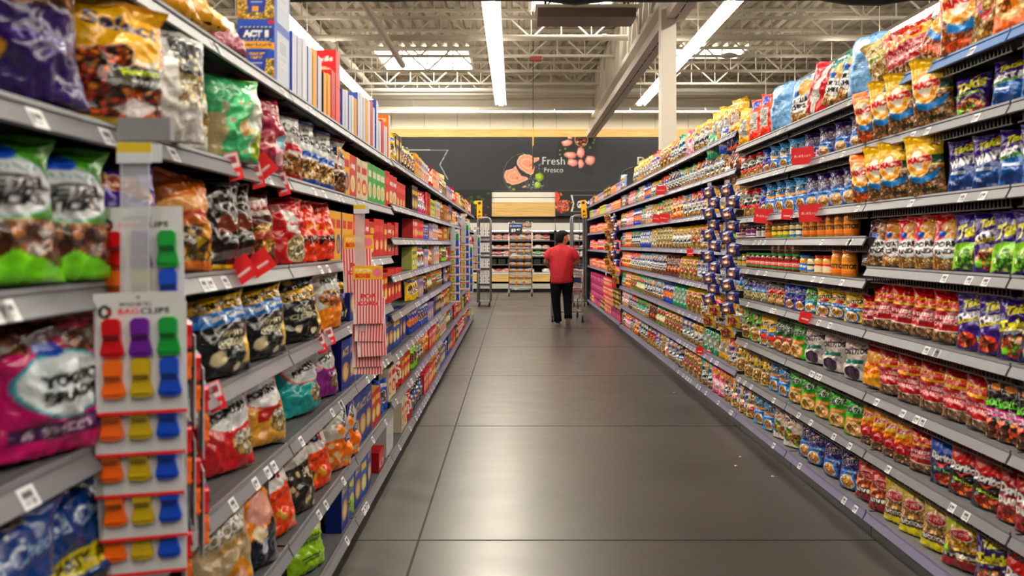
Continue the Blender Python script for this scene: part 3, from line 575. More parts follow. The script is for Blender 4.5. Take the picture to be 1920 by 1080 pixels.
def cret(c, low=CHIP):
    return lambda: A(.22, .32, c).p([(.12, .3), (.2, .95), (1, .95), (1, .2)], 'e6e6e2').chips(.1, .04, 1, .34, low, 10).band(.36, .46, c, .02).t('G.H.', .6, .86, .3, '1a1a1c', -6, h=.06).t('CRETORS', .6, .68, .72, '1a1a1c', -4, None, .04, h=.15).r(0, 0, 1, .05, c)
P('crR', 'caramel_popcorn_bag', 'red and white caramel corn bag', .22, .32, .11, cret('c81f2a', ['c88a4a', 'd8a868', 'a8682c']))
P('crB', 'caramel_popcorn_bag', 'blue and white cheese corn bag', .22, .32, .11, cret('1f66c0', ['e8b860', 'd8a040', 'b87828', 'f0d090']))
P('crN', 'caramel_popcorn_bag', 'brown and white caramel nut corn bag', .21, .30, .10, cret('8a4a20', ['8a5428', 'a86c38', '6a3c18']))
P('prz', 'pretzel_stick_bag', 'green pretzel sticks bag with white oval', .28, .33, .13, lambda: A(.28, .33, '4a8a24').chips(0, .08, 1, .40, ['6a4020', '8a5a30', '4e2c14', 'a87444'], 10).p([(0, 0), (.5, .22), (1, .04), (1, 0)], '8cdc28').r(0, 0, 1, .10, '7ccc22').e(.5, .62, .50, .20, '8aa8ae').e(.5, .62, .47, .185, 'd8dadc').e(.48, .85, .2, .07, '1c4ea8').t('GLUTEN', .55, .74, .5, '4a8a9a', 0, h=.05).t('PRETZEL', .52, .63, .8, '101014', 3, None, .06, h=.10).t('STICKS', .52, .53, .66, '101014', 3, None, .06, h=.09))
P('rol', 'pretzel_bag', 'violet metallic snack bag with brown script', .24, .32, .11, lambda: A(.24, .32, '4a2390').chips(0, .4, 1, .58, ['5a3214', '4a2390', '6a3ab0'], 4).t('Rolo', .5, .78, .8, '8a3a1c', -18, 'f0c890', .07, h=.17).r(.05, .42, .3, .5, 'c8781c').dots('d8c030', 6, .06, 4, (.5, .4, 1, .6)))
P('gld', 'pretzel_bag', 'copper orange metallic snack bag', .2, .3, .1, lambda: A(.2, .3, 'c8762a').band(.55, .7, 'e8b47a', .05, .1).band(.5, .53, 'b8382a', .05, .1).chips(0, .1, 1, .45, ['a88a1c', '5a3a14', 'd8a030'], 6))
P('blk', 'chocolate_pretzel_bag', 'dark brown glossy snack bag', .22, .29, .1, lambda: A(.22, .29, '1f120e').chips(0, .2, 1, .8, ['2a1812', '1f120e', '3a2018'], 4).p([(.1, .16), (.7, .22), (.9, .14), (.2, .08)], '7a7470').r(.2, 0, .9, .06, 'e0b81c').e(.6, .5, .2, .1, '7a3a1c'))
P('shz', 'cheese_popcorn_bag', 'brown orange cheese popcorn bag', .22, .30, .11, lambda: A(.22, .3, '5a2a18').chips(.2, .15, 1, .5, ['c89a30', 'e0b850', '9a5a24'], 8, 'e').e(.5, .72, .34, .12, 'e8e0d8').t('Kick', .5, .72, .5, '8a1a1c', 6, None, .05, h=.12).band(.3, .4, 'b85a30'))
P('rpp', 'popcorn_bag', 'bright red popcorn bag with white label', .22, .30, .1, lambda: A(.22, .3, 'c81c28').p([(.3, .45), (.62, .42), (.58, .75), (.26, .78)], 'ece8e2').t('Real', .44, .58, .3, 'c8202a', 0, h=.06).e(.62, .22, .34, .2, 'dcd4b4').chips(.3, .05, .95, .38, POP, 9, 'e'))
P('org', 'cheese_puff_bag', 'blaze orange bag with black lettering', .21, .30, .1, lambda: A(.21, .3, 'f04a14').t('POP', .55, .34, .7, '181210', 3, None, .06, h=.14).dots('f8a020', 6, .06, 3, (.5, .4, 1, .7)).r(0, .5, .3, .6, 'f0c020'))
P('smf', 'white_cheddar_popcorn_bag', 'black cheddar popcorn bag with yellow name band', .27, .31, .12, lambda: A(.27, .31, '17171a').e(.3, .9, .12, .06, 'c8a818').e(.6, .88, .14, .08, '3a5a34').p([(0, .58), (0, .74), (1, .84), (1, .66)], 'f0c21a').t('Smartfood', .5, .70, .84, '1a1a1a', 6, None, .03, h=.14, sh=.2).t('WHITE', .4, .47, .42, 'd8d4b0', 2, None, .05, h=.07).t('CHEDDAR', .42, .37, .56, 'd8d4b0', 2, None, .05, h=.08).p([(.72, .18), (.78, .5), (.9, .55), (.96, .2)], 'd2b45a').e(.25, .18, .08, .06, 'e8dcc0').e(.62, .12, .07, .05, 'e8dcc0').e(.9, .08, .06, .05, 'e8dcc0'))
P('smp', 'white_cheddar_popcorn_bag', 'black cheddar popcorn bag with blue party banner', .27, .31, .12, lambda: A(.27, .31, '17171a').p([(0, .70), (.1, .86), (1, .94), (1, .78)], 'f0c21a').t('Smartfood', .5, .81, .8, '1a1a1a', 5, None, .03, h=.12, sh=.2).p([(0, .54), (0, .68), (1, .78), (1, .62)], '2f7cc0').t('Party Size', .52, .655, .72, 'ffffff', 6, '1c4a80', .05, h=.09).t('WHITE', .55, .46, .4, 'd8d4b0', 2, None, .05, h=.07).t('CHEDDAR', .55, .36, .54, 'd8d4b0', 2, None, .05, h=.08).p([(.74, .1), (.8, .42), (.93, .46), (.98, .12)], 'd2b45a').e(.3, .2, .12, .09, 'e6d8b8').e(.6, .08, .06, .05, 'e8dcc0'))
P('smz', 'white_cheddar_popcorn_bag', 'small black popcorn bag with violet flavour name', .2, .26, .1, lambda: A(.2, .26, '17171a').e(.4, .88, .14, .08, 'd8b428').r(0, .6, 1, .74, 'f0c21a').t('Smart', .5, .67, .8, '1a1a1a', 4, h=.1).t('CORN', .5, .48, .6, '8a7ac0', 3, None, .05, h=.1).e(.3, .26, .12, .1, 'e6d29a').e(.8, .14, .1, .08, 'e6d29a'))
P('amo', 'popcorn_bag', 'orange and silver cheddar corn bag', .22, .31, .1, lambda: A(.22, .31, 'd8dcd8').p([(0, 0), (1, 0), (1, .5), (0, .35)], 'f0981c').chips(.1, .4, .9, .7, ['c8742a', 'e8a860', 'f0c890'], 7, 'e').t('KM', .5, .86, .5, '1a5a34', 0, None, .06, h=.1))
P('mag', 'pretzel_bag', 'magenta snack bag with white oval label', .26, .33, .12, lambda: A(.26, .33, 'c81478').chips(0, .72, 1, 1, ['8a5a3a', 'a84a5a'], 5).e(.55, .50, .44, .24, '4ab0bc').e(.55, .50, .41, .22, 'e4ecee').e(.42, .75, .12, .05, '1c4ea8').t('YOGURT', .58, .54, .6, '101014', 6, None, .06, h=.09).t('BRAIDS', .58, .43, .6, '101014', 6, None, .06, h=.09).p([(.1, .12), (.1, .22), (.9, .28), (.9, .14)], '4a1c50').t('& SWEET', .5, .19, .6, 'f4e8f0', 3, h=.06))
P('opz', 'pretzel_bag', 'amber orange pretzel bag with teal rimmed label', .26, .33, .13, lambda: A(.26, .33, 'd8821c').chips(.2, .72, .8, .92, ['7a4418', '9a5a24'], 4, 'e').e(.68, .55, .36, .25, '3aa8b0').e(.68, .55, .33, .23, 'dfe8ec').e(.45, .75, .15, .07, '1c4ea8').t('TWIST', .68, .6, .48, '15151a', 20, None, .06, h=.08).t('BRAID', .68, .5, .48, '15151a', 20, None, .06, h=.08).p([(.4, .06), (.4, .22), (.95, .30), (.95, .12)], '7a2a14').t('PRETZEL', .68, .18, .44, 'f0dcc8', 8, h=.05))
P('blc', 'popcorn_bag', 'dark blue party size bag with silver script', .27, .33, .12, lambda: A(.27, .33, '0f3f7c').r(.1, .86, .7, .92, '1a1410').t('Aged Ched', .5, .66, .8, 'c8d4e4', 12, None, .01, h=.14, sh=.3).p([(.15, .28), (.15, .42), (1, .50), (1, .34)], 'c8bc1e').t('PARTY SIZE', .6, .39, .66, '1c1c14', 5, None, .05, h=.08).r(.3, .2, 1, .28, '14161a').chips(.5, 0, 1, .16, ['e8a030', 'f0e0c0'], 6))
def gvp(c, w='POPCORN', food=POP):
    return lambda: A(.26, .31, c).p([(.1, .5), (.1, .95), (.9, .95), (.9, .5)], 'dcdcdc').e(.5, .68, .46, .25, 'd4343c' if c != 'c22a34' else 'ffffff').e(.5, .68, .43, .23, 'e8e8e8').e(.3, .9, .13, .055, '1c4ea8').t(w, .52, .66, .66, '141418', 12, None, .07, h=.10).p([(.3, .28), (.3, .42), (.8, .46), (.8, .3)], 'b03020' if c == 'd2a24a' else c).chips(.5, .12, 1, .42, food, 8, 'e').r(0, 0, 1, .08, c)
P('pcR', 'popcorn_bag', 'glossy red popcorn bag with white oval', .27, .32, .14, gvp('c22a34'))
P('pcG', 'popcorn_bag', 'gold popcorn bag with silver oval', .26, .31, .13, gvp('d2a24a'))
P('pcT', 'popcorn_bag', 'turquoise popcorn bag with white oval', .28, .33, .14, gvp('1fa0a0'))
P('pcP', 'popcorn_bag', 'plum purple popcorn bag with white oval', .24, .30, .12, gvp('92308e'))
P('pnO', 'popcorn_bag', 'orange popcorn bag with navy lettering on white', .24, .29, .12, lambda: A(.24, .29, 'ef5a1c').band(.62, 1.2, 'e6e2de', -.03, .1).t('POP', .42, .80, .6, '1c2450', 0, None, .07, h=.18).e(.6, .8, .08, .08, 'c8202a').dots('e8b83a', 9, .06, 4, (.3, .05, 1, .45)).e(.2, .25, .08, .06, '2a4a1c').t('CHEDDAR', .5, .5, .6, '8a1a10', 8, h=.05))
P('skb', 'popcorn_bag', 'brown black popcorn bag with white top', .26, .31, .12, lambda: A(.26, .31, '2a211c').band(.6, 1.2, 'dcd8d4', -.02, .1).t('POP', .4, .82, .6, '1c2450', 0, None, .07, h=.17).e(.55, .8, .07, .07, 'c8202a').dots('d8c49a', 15, .05, 4, (.1, .05, .9, .5)).t('SALT', .75, .5, .3, 'e8e0d8', 6, h=.06))
P('sko', 'popcorn_bag', 'orange base popcorn bag with grey striped top', .25, .34, .12, lambda: A(.25, .34, 'f0861c').band(.45, 1.2, 'd4d2cc', .02).t('Skinny', .66, .74, .5, '1a1a1a', 40, None, .04, h=.09, sh=.2).dots('f0e0b0', 10, .06, 4, (.1, .05, .9, .4)).r(.5, .4, .9, .52, '1c2a6a').t('SIZE', .7, .46, .3, 'f0f0f0', 0, h=.06).e(.4, .6, .12, .08, 'f09a3a'))
P('bei', 'popcorn_bag', 'beige kraft popcorn bag with outlined lettering', .27, .33, .12, lambda: A(.27, .33, 'c2ae8c').t('POPCORN', .52, .66, .8, 'f4efe4', 14, '24324c', .06, h=.13).t('ORIGINAL', .6, .54, .5, 'a8761c', 14, h=.05).e(.6, .2, .25, .2, 'd8982a').e(.6, .18, .17, .14, 'f0c0b0').e(.3, .94, .1, .04, '2a2a30'))
P('fac', 'popcorn_bag', 'navy popcorn bag with peach round print', .25, .31, .11, lambda: A(.25, .31, '182236').e(.55, .62, .34, .24, 'ef9a2e').e(.58, .60, .26, .18, 'f2bcb0').e(.25, .38, .15, .12, 'f09a2c').e(.5, .33, .12, .09, 'f4e4c4').e(.6, .2, .1, .08, 'cfd8e4').t('Popped', .5, .92, .6, 'c8a878', 8, h=.06))
P('lim', 'popcorn_bag', 'lime green popcorn bag with cream tops', .26, .32, .12, lambda: A(.26, .32, 'a2cc1a').band(.74, 1.2, 'e4e2dc', -.02).t('POP', .5, .86, .6, '1c2450', 0, None, .06, h=.14).t('ORIGINAL', .45, .56, .56, '1f3a10', 3, None, .03, h=.06).t('POPCORN', .45, .48, .56, '1f3a10', 3, None, .03, h=.06).dots('e8e0b4', 9, .06, 4, (.1, .62, .9, .9)).r(.2, .24, .7, .27, '4a6a14').r(.25, .19, .65, .21, '4a6a14'))
P('pil', 'mixed_candy_bag', 'yellow crumpled bag lying over the shelf edge', .24, .3, .12, lambda: A(.24, .3, 'd8a414').e(.4, .3, .3, .2, 'f0d890').r(0, .5, 1, .55, '8a1c34'))
P('pio', 'mixed_candy_bag', 'orange crumpled bag lying over the shelf edge', .24, .28, .12, lambda: A(.24, .28, 'e86a1c').e(.4, .3, .3, .2, 'd8901c').r(0, .7, 1, .8, '3a2418'))
P('pim', 'mixed_candy_bag', 'mauve and yellow crumpled bag', .24, .28, .12, lambda: A(.24, .28, 'a05a6a').e(.4, .5, .3, .2, 'f0d040').e(.6, .3, .2, .14, 'f0e8e4').dots('e8c8d0', 20, .03, 3))
P('cnd', 'candy_pouch', 'small bright mixed candy pouch', .15, .2, .05, lambda: A(.15, .2, 'd83a8a').e(.5, .4, .35, .22, 'f0e8e0').e(.5, .78, .3, .1, 'f0c020').dots('3aa0d0', 8, .06, 3, (.1, .1, .9, .6)))
P('cn2', 'nut_pouch', 'small green nut pouch', .15, .2, .05, lambda: A(.15, .2, '8ccc28').e(.5, .42, .35, .2, '5a3a1c').chips(.2, .25, .8, .6, BRN, 6, 'e').t('nuts', .5, .8, .6, 'ffffff', 0, h=.1))
P('cn3', 'nut_pouch', 'small black and gold nut pouch', .15, .2, .05, lambda: A(.15, .2, '1c1a18').e(.5, .42, .35, .2, 'c89a3a').chips(.2, .25, .8, .6, BRN, 6, 'e').r(.1, .7, .9, .82, 'e0c040'))
P('cn4', 'nut_pouch', 'small yellow nut pouch', .15, .2, .05, lambda: A(.15, .2, 'f0c81e').e(.5, .42, .35, .2, 'f4ecd8').chips(.2, .25, .8, .6, BRN, 6, 'e').r(.1, .7, .9, .82, '1f4fa8'))
P('cn5', 'nut_pouch', 'small blue nut pouch', .15, .2, .05, lambda: A(.15, .2, '1f62c0').e(.5, .42, .35, .2, 'e8e4dc').chips(.2, .25, .8, .6, BRN, 6, 'e').r(.1, .7, .9, .82, 'e8e8f0'))
P('cn6', 'nut_pouch', 'small red and white snack pouch', .15, .2, .05, lambda: A(.15, .2, 'd0202c').e(.5, .42, .35, .2, 'f4f0ea').chips(.3, .3, .7, .55, CHIP, 6, 'e').r(.1, .7, .9, .82, 'f6f0ea'))
P('cn7', 'nut_pouch', 'small silver snack pouch', .15, .2, .05, lambda: A(.15, .2, 'c8ccd0').e(.5, .42, .35, .2, 'b87a3a').chips(.2, .25, .8, .6, BRN, 6, 'e').r(.1, .7, .9, .82, 'd8562a'))
# cartons
def act():
    a = A(.125, .205, '1b57b4').chips(0, 0, 1, .36, ['f0c84a', 'f4dc8a', 'e0a828'], 9).r(0, .82, 1, 1, '1b57b4').r(.08, .66, .92, .88, '12327a').dots('f0d890', 1, .01)
    for k in range(17): a.e(.10+.05*k, .875, .014, .009, 'f2e6b8').e(.10+.05*k, .665, .014, .009, 'f2e6b8')
    a.p([(.08, .86), (.92, .86), (.98, .77), (.92, .68), (.08, .68), (.02, .77)], '12327a').t('ACT II', .5, .77, .7, 'ffffff', 0, None, .08, h=.12)
    a.band(.50, .62, 'f4b01e', .03).t('Butter Lovers', .5, .585, .8, '1c2f6a', 0, None, .02, h=.055).e(.12, .62, .1, .05, 'f4dc8a').e(.92, .96, .1, .035, 'c8202a')
    a.p([(.2, .50), (.82, .50), (.72, .12), (.3, .12)], '1a3f98').t('PANTRY', .52, .44, .48, 'f4b83a', 0, None, .05, h=.05).t('PACK', .52, .375, .34, 'f4b83a', 0, None, .05, h=.05).r(.36, .28, .68, .29, 'e8ecf4').r(.38, .25, .66, .26, 'e8ecf4').r(.4, .14, .56, .22, 'f0b020'); return a
def acts():
    a = A(.19, .205, '3f62b8').r(.06, 0, .94, .86, 'cfd6e4').r(.06, 0, .16, .86, '4a6cc0').r(.3, .3, .8, .74, 'dde0e8')
    for k in range(10): a.r(.34, .34+.04*k, .76, .35+.04*k, '8890a8')
    return a
P('act', 'microwave_popcorn_carton', 'tall blue and yellow popcorn carton', .125, .205, .19, act, 'carton', kind='box', side='4866b8', sart=acts(), top='5a70b0')
def cart(key, desc, bg, w=.14, h=.2, d=.055, c2='ffffff', c3='f0c020', word=None, wc='ffffff', side=None, name='snack_carton', vert=False, top=None):
    def f():
        a = A(w, h, bg, 90).e(.5, .34, .4, .2, c2).e(.5, .32, .26, .13, c3)
        if word: a.t(word, .5, .74, .8, wc, 90 if vert else 4, None, .05, h=.16)
        else: a.r(.12, .66, .88, .84, wc)
        return a
    P(key, name, desc, w, h, d, f, 'carton', kind='box', side=side or bg, top=top, nx=22)
cart('orv', 'red popcorn carton with yellow corner', 'd8242c', .15, .19, .10, 'f4e0b0', 'f0d060', 'Orville', 'ffffff', name='microwave_popcorn_carton', side='e05a54')
cart('bst', 'slim blue and white popcorn carton', '3f62b8', .1, .18, .05, 'dfe4ee', 'f0e0a0', None, 'e8ecf4', 'd8dce6', name='microwave_popcorn_carton')
cart('wst', 'slim white carton with blue stripe', 'dfe2e8', .1, .19, .05, '3f62b8', 'f0b030', None, '4a70c0', 'e6e8ec')
cart('yst', 'slim yellow and navy carton', 'f0b41e', .1, .19, .05, '1f3a80', 'f0e0a0', None, '1f3a80', 'e8a820')
cart('dkc', 'chocolate brown carton with yellow base', '2c1810', .12, .18, .05, 'e8a820', 'f0c040', None, '3a2418', 'e8a820')
cart('bpt', 'blue pet treat style carton with yellow lettering', '1f52a8', .17, .19, .09, 'e8ecf0', 'f0c020', 'TREET', 'f0d020', 'dfe2ea')
cart('orb', 'orange upright carton', 'f07a1a', .16, .2, .08, 'f4ece0', 'f0a050', None, 'f8c890', 'ece6de')
cart('crk', 'yellow caramel nut carton with navy panel', 'e8b41c', .12, .22, .06, '2456a8', 'c8884a', None, 'c8202a', '1f4a9a', name='caramel_corn_carton')
cart('rcx', 'red and cream popcorn carton', 'cc1f26', .14, .2, .06, 'f2e8d4', 'e8c878', 'ring', 'ffffff', 'c01c24', name='microwave_popcorn_carton')
cart('crm', 'cream popcorn carton', 'eadfc0', .14, .2, .06, 'c8202a', 'f4d880', None, 'c8202a', 'ece2c8', name='microwave_popcorn_carton')
cart('gcx', 'green and white popcorn carton', '2fa43a', .14, .2, .06, 'ece8d0', 'e8d080', None, 'f0f0e0', 'd8dcc8', name='microwave_popcorn_carton')
cart('rdx', 'plain bright red carton', 'c8161e', .14, .21, .07, 'd83a3c', 'f0d090', None, 'e85a54', 'c0141c', name='microwave_popcorn_carton')
cart('rgx', 'red and gold popcorn carton', 'b8181e', .13, .19, .05, 'f0c050', 'f4e4b0', None, 'f0c050', 'e0b060', name='microwave_popcorn_carton')
cart('bcx', 'dark blue carton with gold side print', '17378c', .15, .23, .07, 'c89a48', 'e8d0a0', 'ACT', 'd8c080', '16307c', name='microwave_popcorn_carton')
cart('byx', 'blue carton with yellow popcorn print', '1f5fb4', .13, .2, .05, 'e8d060', 'f4ecc0', None, 'e8c83a', 'c8b070', name='microwave_popcorn_carton')
cart('mgx', 'magenta fruit snack carton', 'c02a70', .15, .17, .09, 'f0a0b0', '8a2a90', None, '6a1c60', 'a82468', name='fruit_snack_carton')
cart('pkx', 'coral pink fruit snack carton', 'e04a5c', .15, .17, .09, 'f4c0a0', 'f0d060', None, 'f8e0d0', 'd84a50', name='fruit_snack_carton')
cart('orx', 'orange bar carton', 'e8822e', .14, .15, .08, 'f4d8b0', 'c85a20', None, 'f8ecd8', 'd8783a', name='bar_carton')
cart('lvx', 'lavender and white bar carton', 'b8a8d0', .14, .15, .08, 'f4f0e8', 'e8a040', None, '6a4a90', 'c8b8d8', name='bar_carton')
cart('ylx', 'yellow and green bar carton', 'e4d43c', .14, .17, .08, '4a9a3a', 'f0f0d0', None, '2a7a3a', 'd8d88a', name='bar_carton')
cart('whx', 'white carton with small red print', 'e6e4e0', .15, .18, .08, 'd83a3a', 'f0c080', None, '7a8ab0', 'e0dedb', name='cracker_carton')
cart('bkx', 'black carton with gold print', '1c1c1e', .14, .2, .07, 'c8a040', 'e8d090', None, 'e8c020', '242424', name='cracker_carton')
cart('cas', 'open white display case', 'dedede', .30, .30, .22, 'd4d4d6', 'cfcfd2', None, 'c8c8cc', 'd8d8da', name='display_case')
cart('rtr', 'low red display tray', 'b8202a', .2, .12, .2, 'd8d0d0', 'b8202a', None, 'c83a3c', 'b01c26', name='display_case')
# ---------------------------------------------------------------- shelving units, 1.22 m each
SEC = 1.22
LEVR_A = [.13, .444, .742, 1.062, 1.382, 1.711, 2.017, 2.283]          # chip side, near
LEVR_J = [.13, .444, .742, 1.062, 1.315, 1.537, 1.711, 2.017, 2.283]    # the two units holding jars
LEVR_B = [.13, .47, .79, 1.12, 1.45, 1.78, 2.117, 2.42]
LEVR_C = [.15, .99, 1.38, 1.76, 2.117, 2.42]
LEVL_A = [.11, .42, .787, 1.11, 1.42, 1.735, 2.05]
LEVL_B = [.11, .46, .755, 1.03, 1.29, 1.54, 1.765, 2.06]
RZ0 = 2.974; LZ0 = 1.705
def nlevels(side, z):
    if side > 0:
        k = math.floor((z-RZ0)/SEC)
        return LEVR_A if k < 1 else LEVR_J if k < 3 else LEVR_B if k < 9 else LEVR_C
    k = math.floor((z-LZ0)/SEC)
    return LEVL_A if k < 3 else LEVL_B
tag_art = [Art(.045, .04, 'dcdcde', 24).r(.15, .5, .8, .8, '55555a').r(.15, .2, .5, .35, '8a8a90').r(.6, .15, .85, .4, '77777c'),
           Art(.045, .04, 'e4e4e6', 24).r(.1, .2, .25, .8, '44444a').r(.35, .5, .85, .75, '5a5a60').r(.35, .2, .7, .35, '99999e')]
tag_me = [box_mesh('price_tag', a, .045, .038, .0012, 'dcdcde', nx=14, m=M_print) for a in tag_art]
redt = box_mesh('red_price_tag', Art(.05, .085, 'd8202a', 24).r(.06, .45, .94, .97, 'ece4e4').r(.2, .6, .8, .85, '9a3a40').r(.2, .15, .8, .28, 'f4e0e0'), .045, .08, .0012, 'd8202a', nx=14, m=M_print)
roll = box_mesh('red_sale_flag', Art(.14, .105, 'c4161f', 70).t('Rollback', .5, .5, .74, 'f6eaea', 0, None, .01, h=.16), .14, .105, .0015, 'b8141c', nx=60, m=M_print)
rolls = box_mesh('red_sale_flag', Art(.07, .07, 'd0161f', 30).r(.2, .3, .8, .42, 'f6eaea'), .075, .07, .0015, 'b8141c', nx=20, m=M_print)
M_rail = mat('price_channel', '707076', .38); M_railf = mat('price_channel_lilac', '6f6c88', .38); M_blue = mat('blue_channel', '4f78b4', .45)
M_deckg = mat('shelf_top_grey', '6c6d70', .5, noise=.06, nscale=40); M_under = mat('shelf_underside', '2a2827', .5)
M_back = mat('back_panel_dark', '171617', .7)
_sm = {}
def shelf_mesh(side, kind, depth):
    """one shelf, local: front edge x=0 at the aisle, body towards +x (mirrored by the caller through side); runs y 0..1.2"""
    k = (side, kind, depth)
    if k in _sm: return _sm[k]
    L = SEC-.012; D = depth
    d = MB(); X = lambda x: side*x
    def bx(mb, x0, y0, z0, x1, y1, z1): mb.box(min(X(x0), X(x1)), y0, z0, max(X(x0), X(x1)), y1, z1)
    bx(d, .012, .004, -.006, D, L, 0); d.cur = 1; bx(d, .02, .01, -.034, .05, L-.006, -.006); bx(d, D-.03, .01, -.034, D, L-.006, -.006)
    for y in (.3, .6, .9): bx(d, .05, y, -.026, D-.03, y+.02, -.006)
    d.cur = 0
    for i in range(7): bx(d, .05+i*.045, .02, 0, .055+i*.045, L-.02, .0015)     # pressed ribs of the tray
    deck = d.mesh('shelf_deck', [M_deckg, M_under])
    r = MB(); s_ = side                                                         # channel, tilted back
    P = [(X(.012), .002, .004), (X(-.012), .002, -.041), (X(-.006), .002, -.045), (X(.018), .002, .0)]
    P += [(a, L, c) for a, _, c in P]
    r.quad_pts(P, [(0,1,2,3), (7,6,5,4), (0,4,5,1), (1,5,6,2), (2,6,7,3), (3,7,4,0)])
    P = [(X(.013), .0, .007), (X(.006), .0, .007), (X(.004), .0, -.002), (X(.011), .0, -.002)]; P += [(a, L, c) for a, _, c in P]
    r.quad_pts(P, [(0,1,2,3), (7,6,5,4), (0,4,5,1), (1,5,6,2), (2,6,7,3), (3,7,4,0)])
    rail = r.mesh('price_rail', {'n': M_rail, 'w': M_rail, 'f': M_railf, 'b': M_blue}[kind])
    br = []
    for y0 in (0, L-.004):                                                       # folded end brackets
        e = MB()
        P = [(X(.02), y0, -.0), (X(.02), y0, -.04), (X(D), y0, -.075), (X(D), y0, 0)]; P += [(a, y0+.004, c) for a, _, c in P]
        e.quad_pts(P, [(0,1,2,3), (7,6,5,4), (0,4,5,1), (1,5,6,2), (2,6,7,3), (3,7,4,0)])
        br.append(e.mesh('shelf_bracket', M_dark))
    comb = None
    if side > 0 and kind != 'f':
        c = MB(); y = .02
        while y < L-.02: bx(c, .022, y, -.075, .026, y+.005, -.04); y += .026
        bx(c, .021, .01, -.078, .027, L-.01, -.073); comb = c.mesh('wire_comb', mat('comb_metal', '4a4644', .4, metal=.6))
    _sm[k] = (deck, rail, br, comb); return _sm[k]

def unit(side, k, z0, levels, label, near):
    a = AR if side > 0 else AL; o = empty('shelving_unit', (side*a, z0, 0), 0, label, 'shelving unit', 'shelving units along the chip side' if side > 0 else 'shelving units along the popcorn side')
    X = lambda x: side*x
    def bx(mb, x0, y0, z0, x1, y1, z1): mb.box(min(X(x0), X(x1)), y0, z0, max(X(x0), X(x1)), y1, z1); return mb
    top = levels[-1]+.02; 
    bx(MB(), .47, .021, .02, .49, SEC-.001, top).build('back_panel', M_back, o)
    bx(MB(), .44, .001, .0, .50, .02, top+.02).build('upright_post', M_grey, o)
    bx(MB(), .035, .004, 0, .045, SEC-.004, levels[0]-.04).build('kick_plate', mat('kick_grey', '3a3a3d', .4), o)
    far = z0 > 6.5
    for i, h in enumerate(levels):
        kind = 'b' if (side > 0 and i == len(levels)-1 and z0 < 4) else ('f' if (far or (side > 0 and i == 0)) else 'n')
        dk, rl, br, cb = shelf_mesh(side, kind, .44)
        s = link('shelf', dk, o, (0, 0, h)); link('price_rail', rl, s); [link('shelf_bracket', q_, s) for q_ in br]
        if cb and i > 0: link('wire_comb', cb, s)
        if near:
            n = rnd.choice([1, 2, 3, 3, 4, 4]); ys = sorted(rnd.uniform(.08, 1.12) for _ in range(n))
            if side > 0 and i == len(levels)-1: ys = ys[:1]
            for y in ys: link('price_tag', rnd.choice(tag_me), s, (X(-.0135), y, -.0415), (math.radians(-28), 0, -side*math.pi/2) if True else None)
        elif z0 < 9:
            y = .05
            while y < 1.1: link('price_tag', rnd.choice(tag_me), s, (X(-.0135), y, -.0415), (math.radians(-28), 0, -side*math.pi/2)); y += rnd.uniform(.09, .3)
    return o
for k in range(-2, 14):
    z0 = RZ0+k*SEC
    if z0+SEC > 20.2: break
    unit(1, k, z0, nlevels(1, z0+.1), 'grey shelving unit on the chip side, %s from the front' % nth(k+3), k < 4)
NR = z0
for k in range(-2, 12):
    z0 = LZ0+k*SEC
    if z0+SEC > 16.6: break
    unit(-1, k, z0, nlevels(-1, z0+.1), 'grey shelving unit on the popcorn side, %s from the front' % nth(k+3), k < 4)

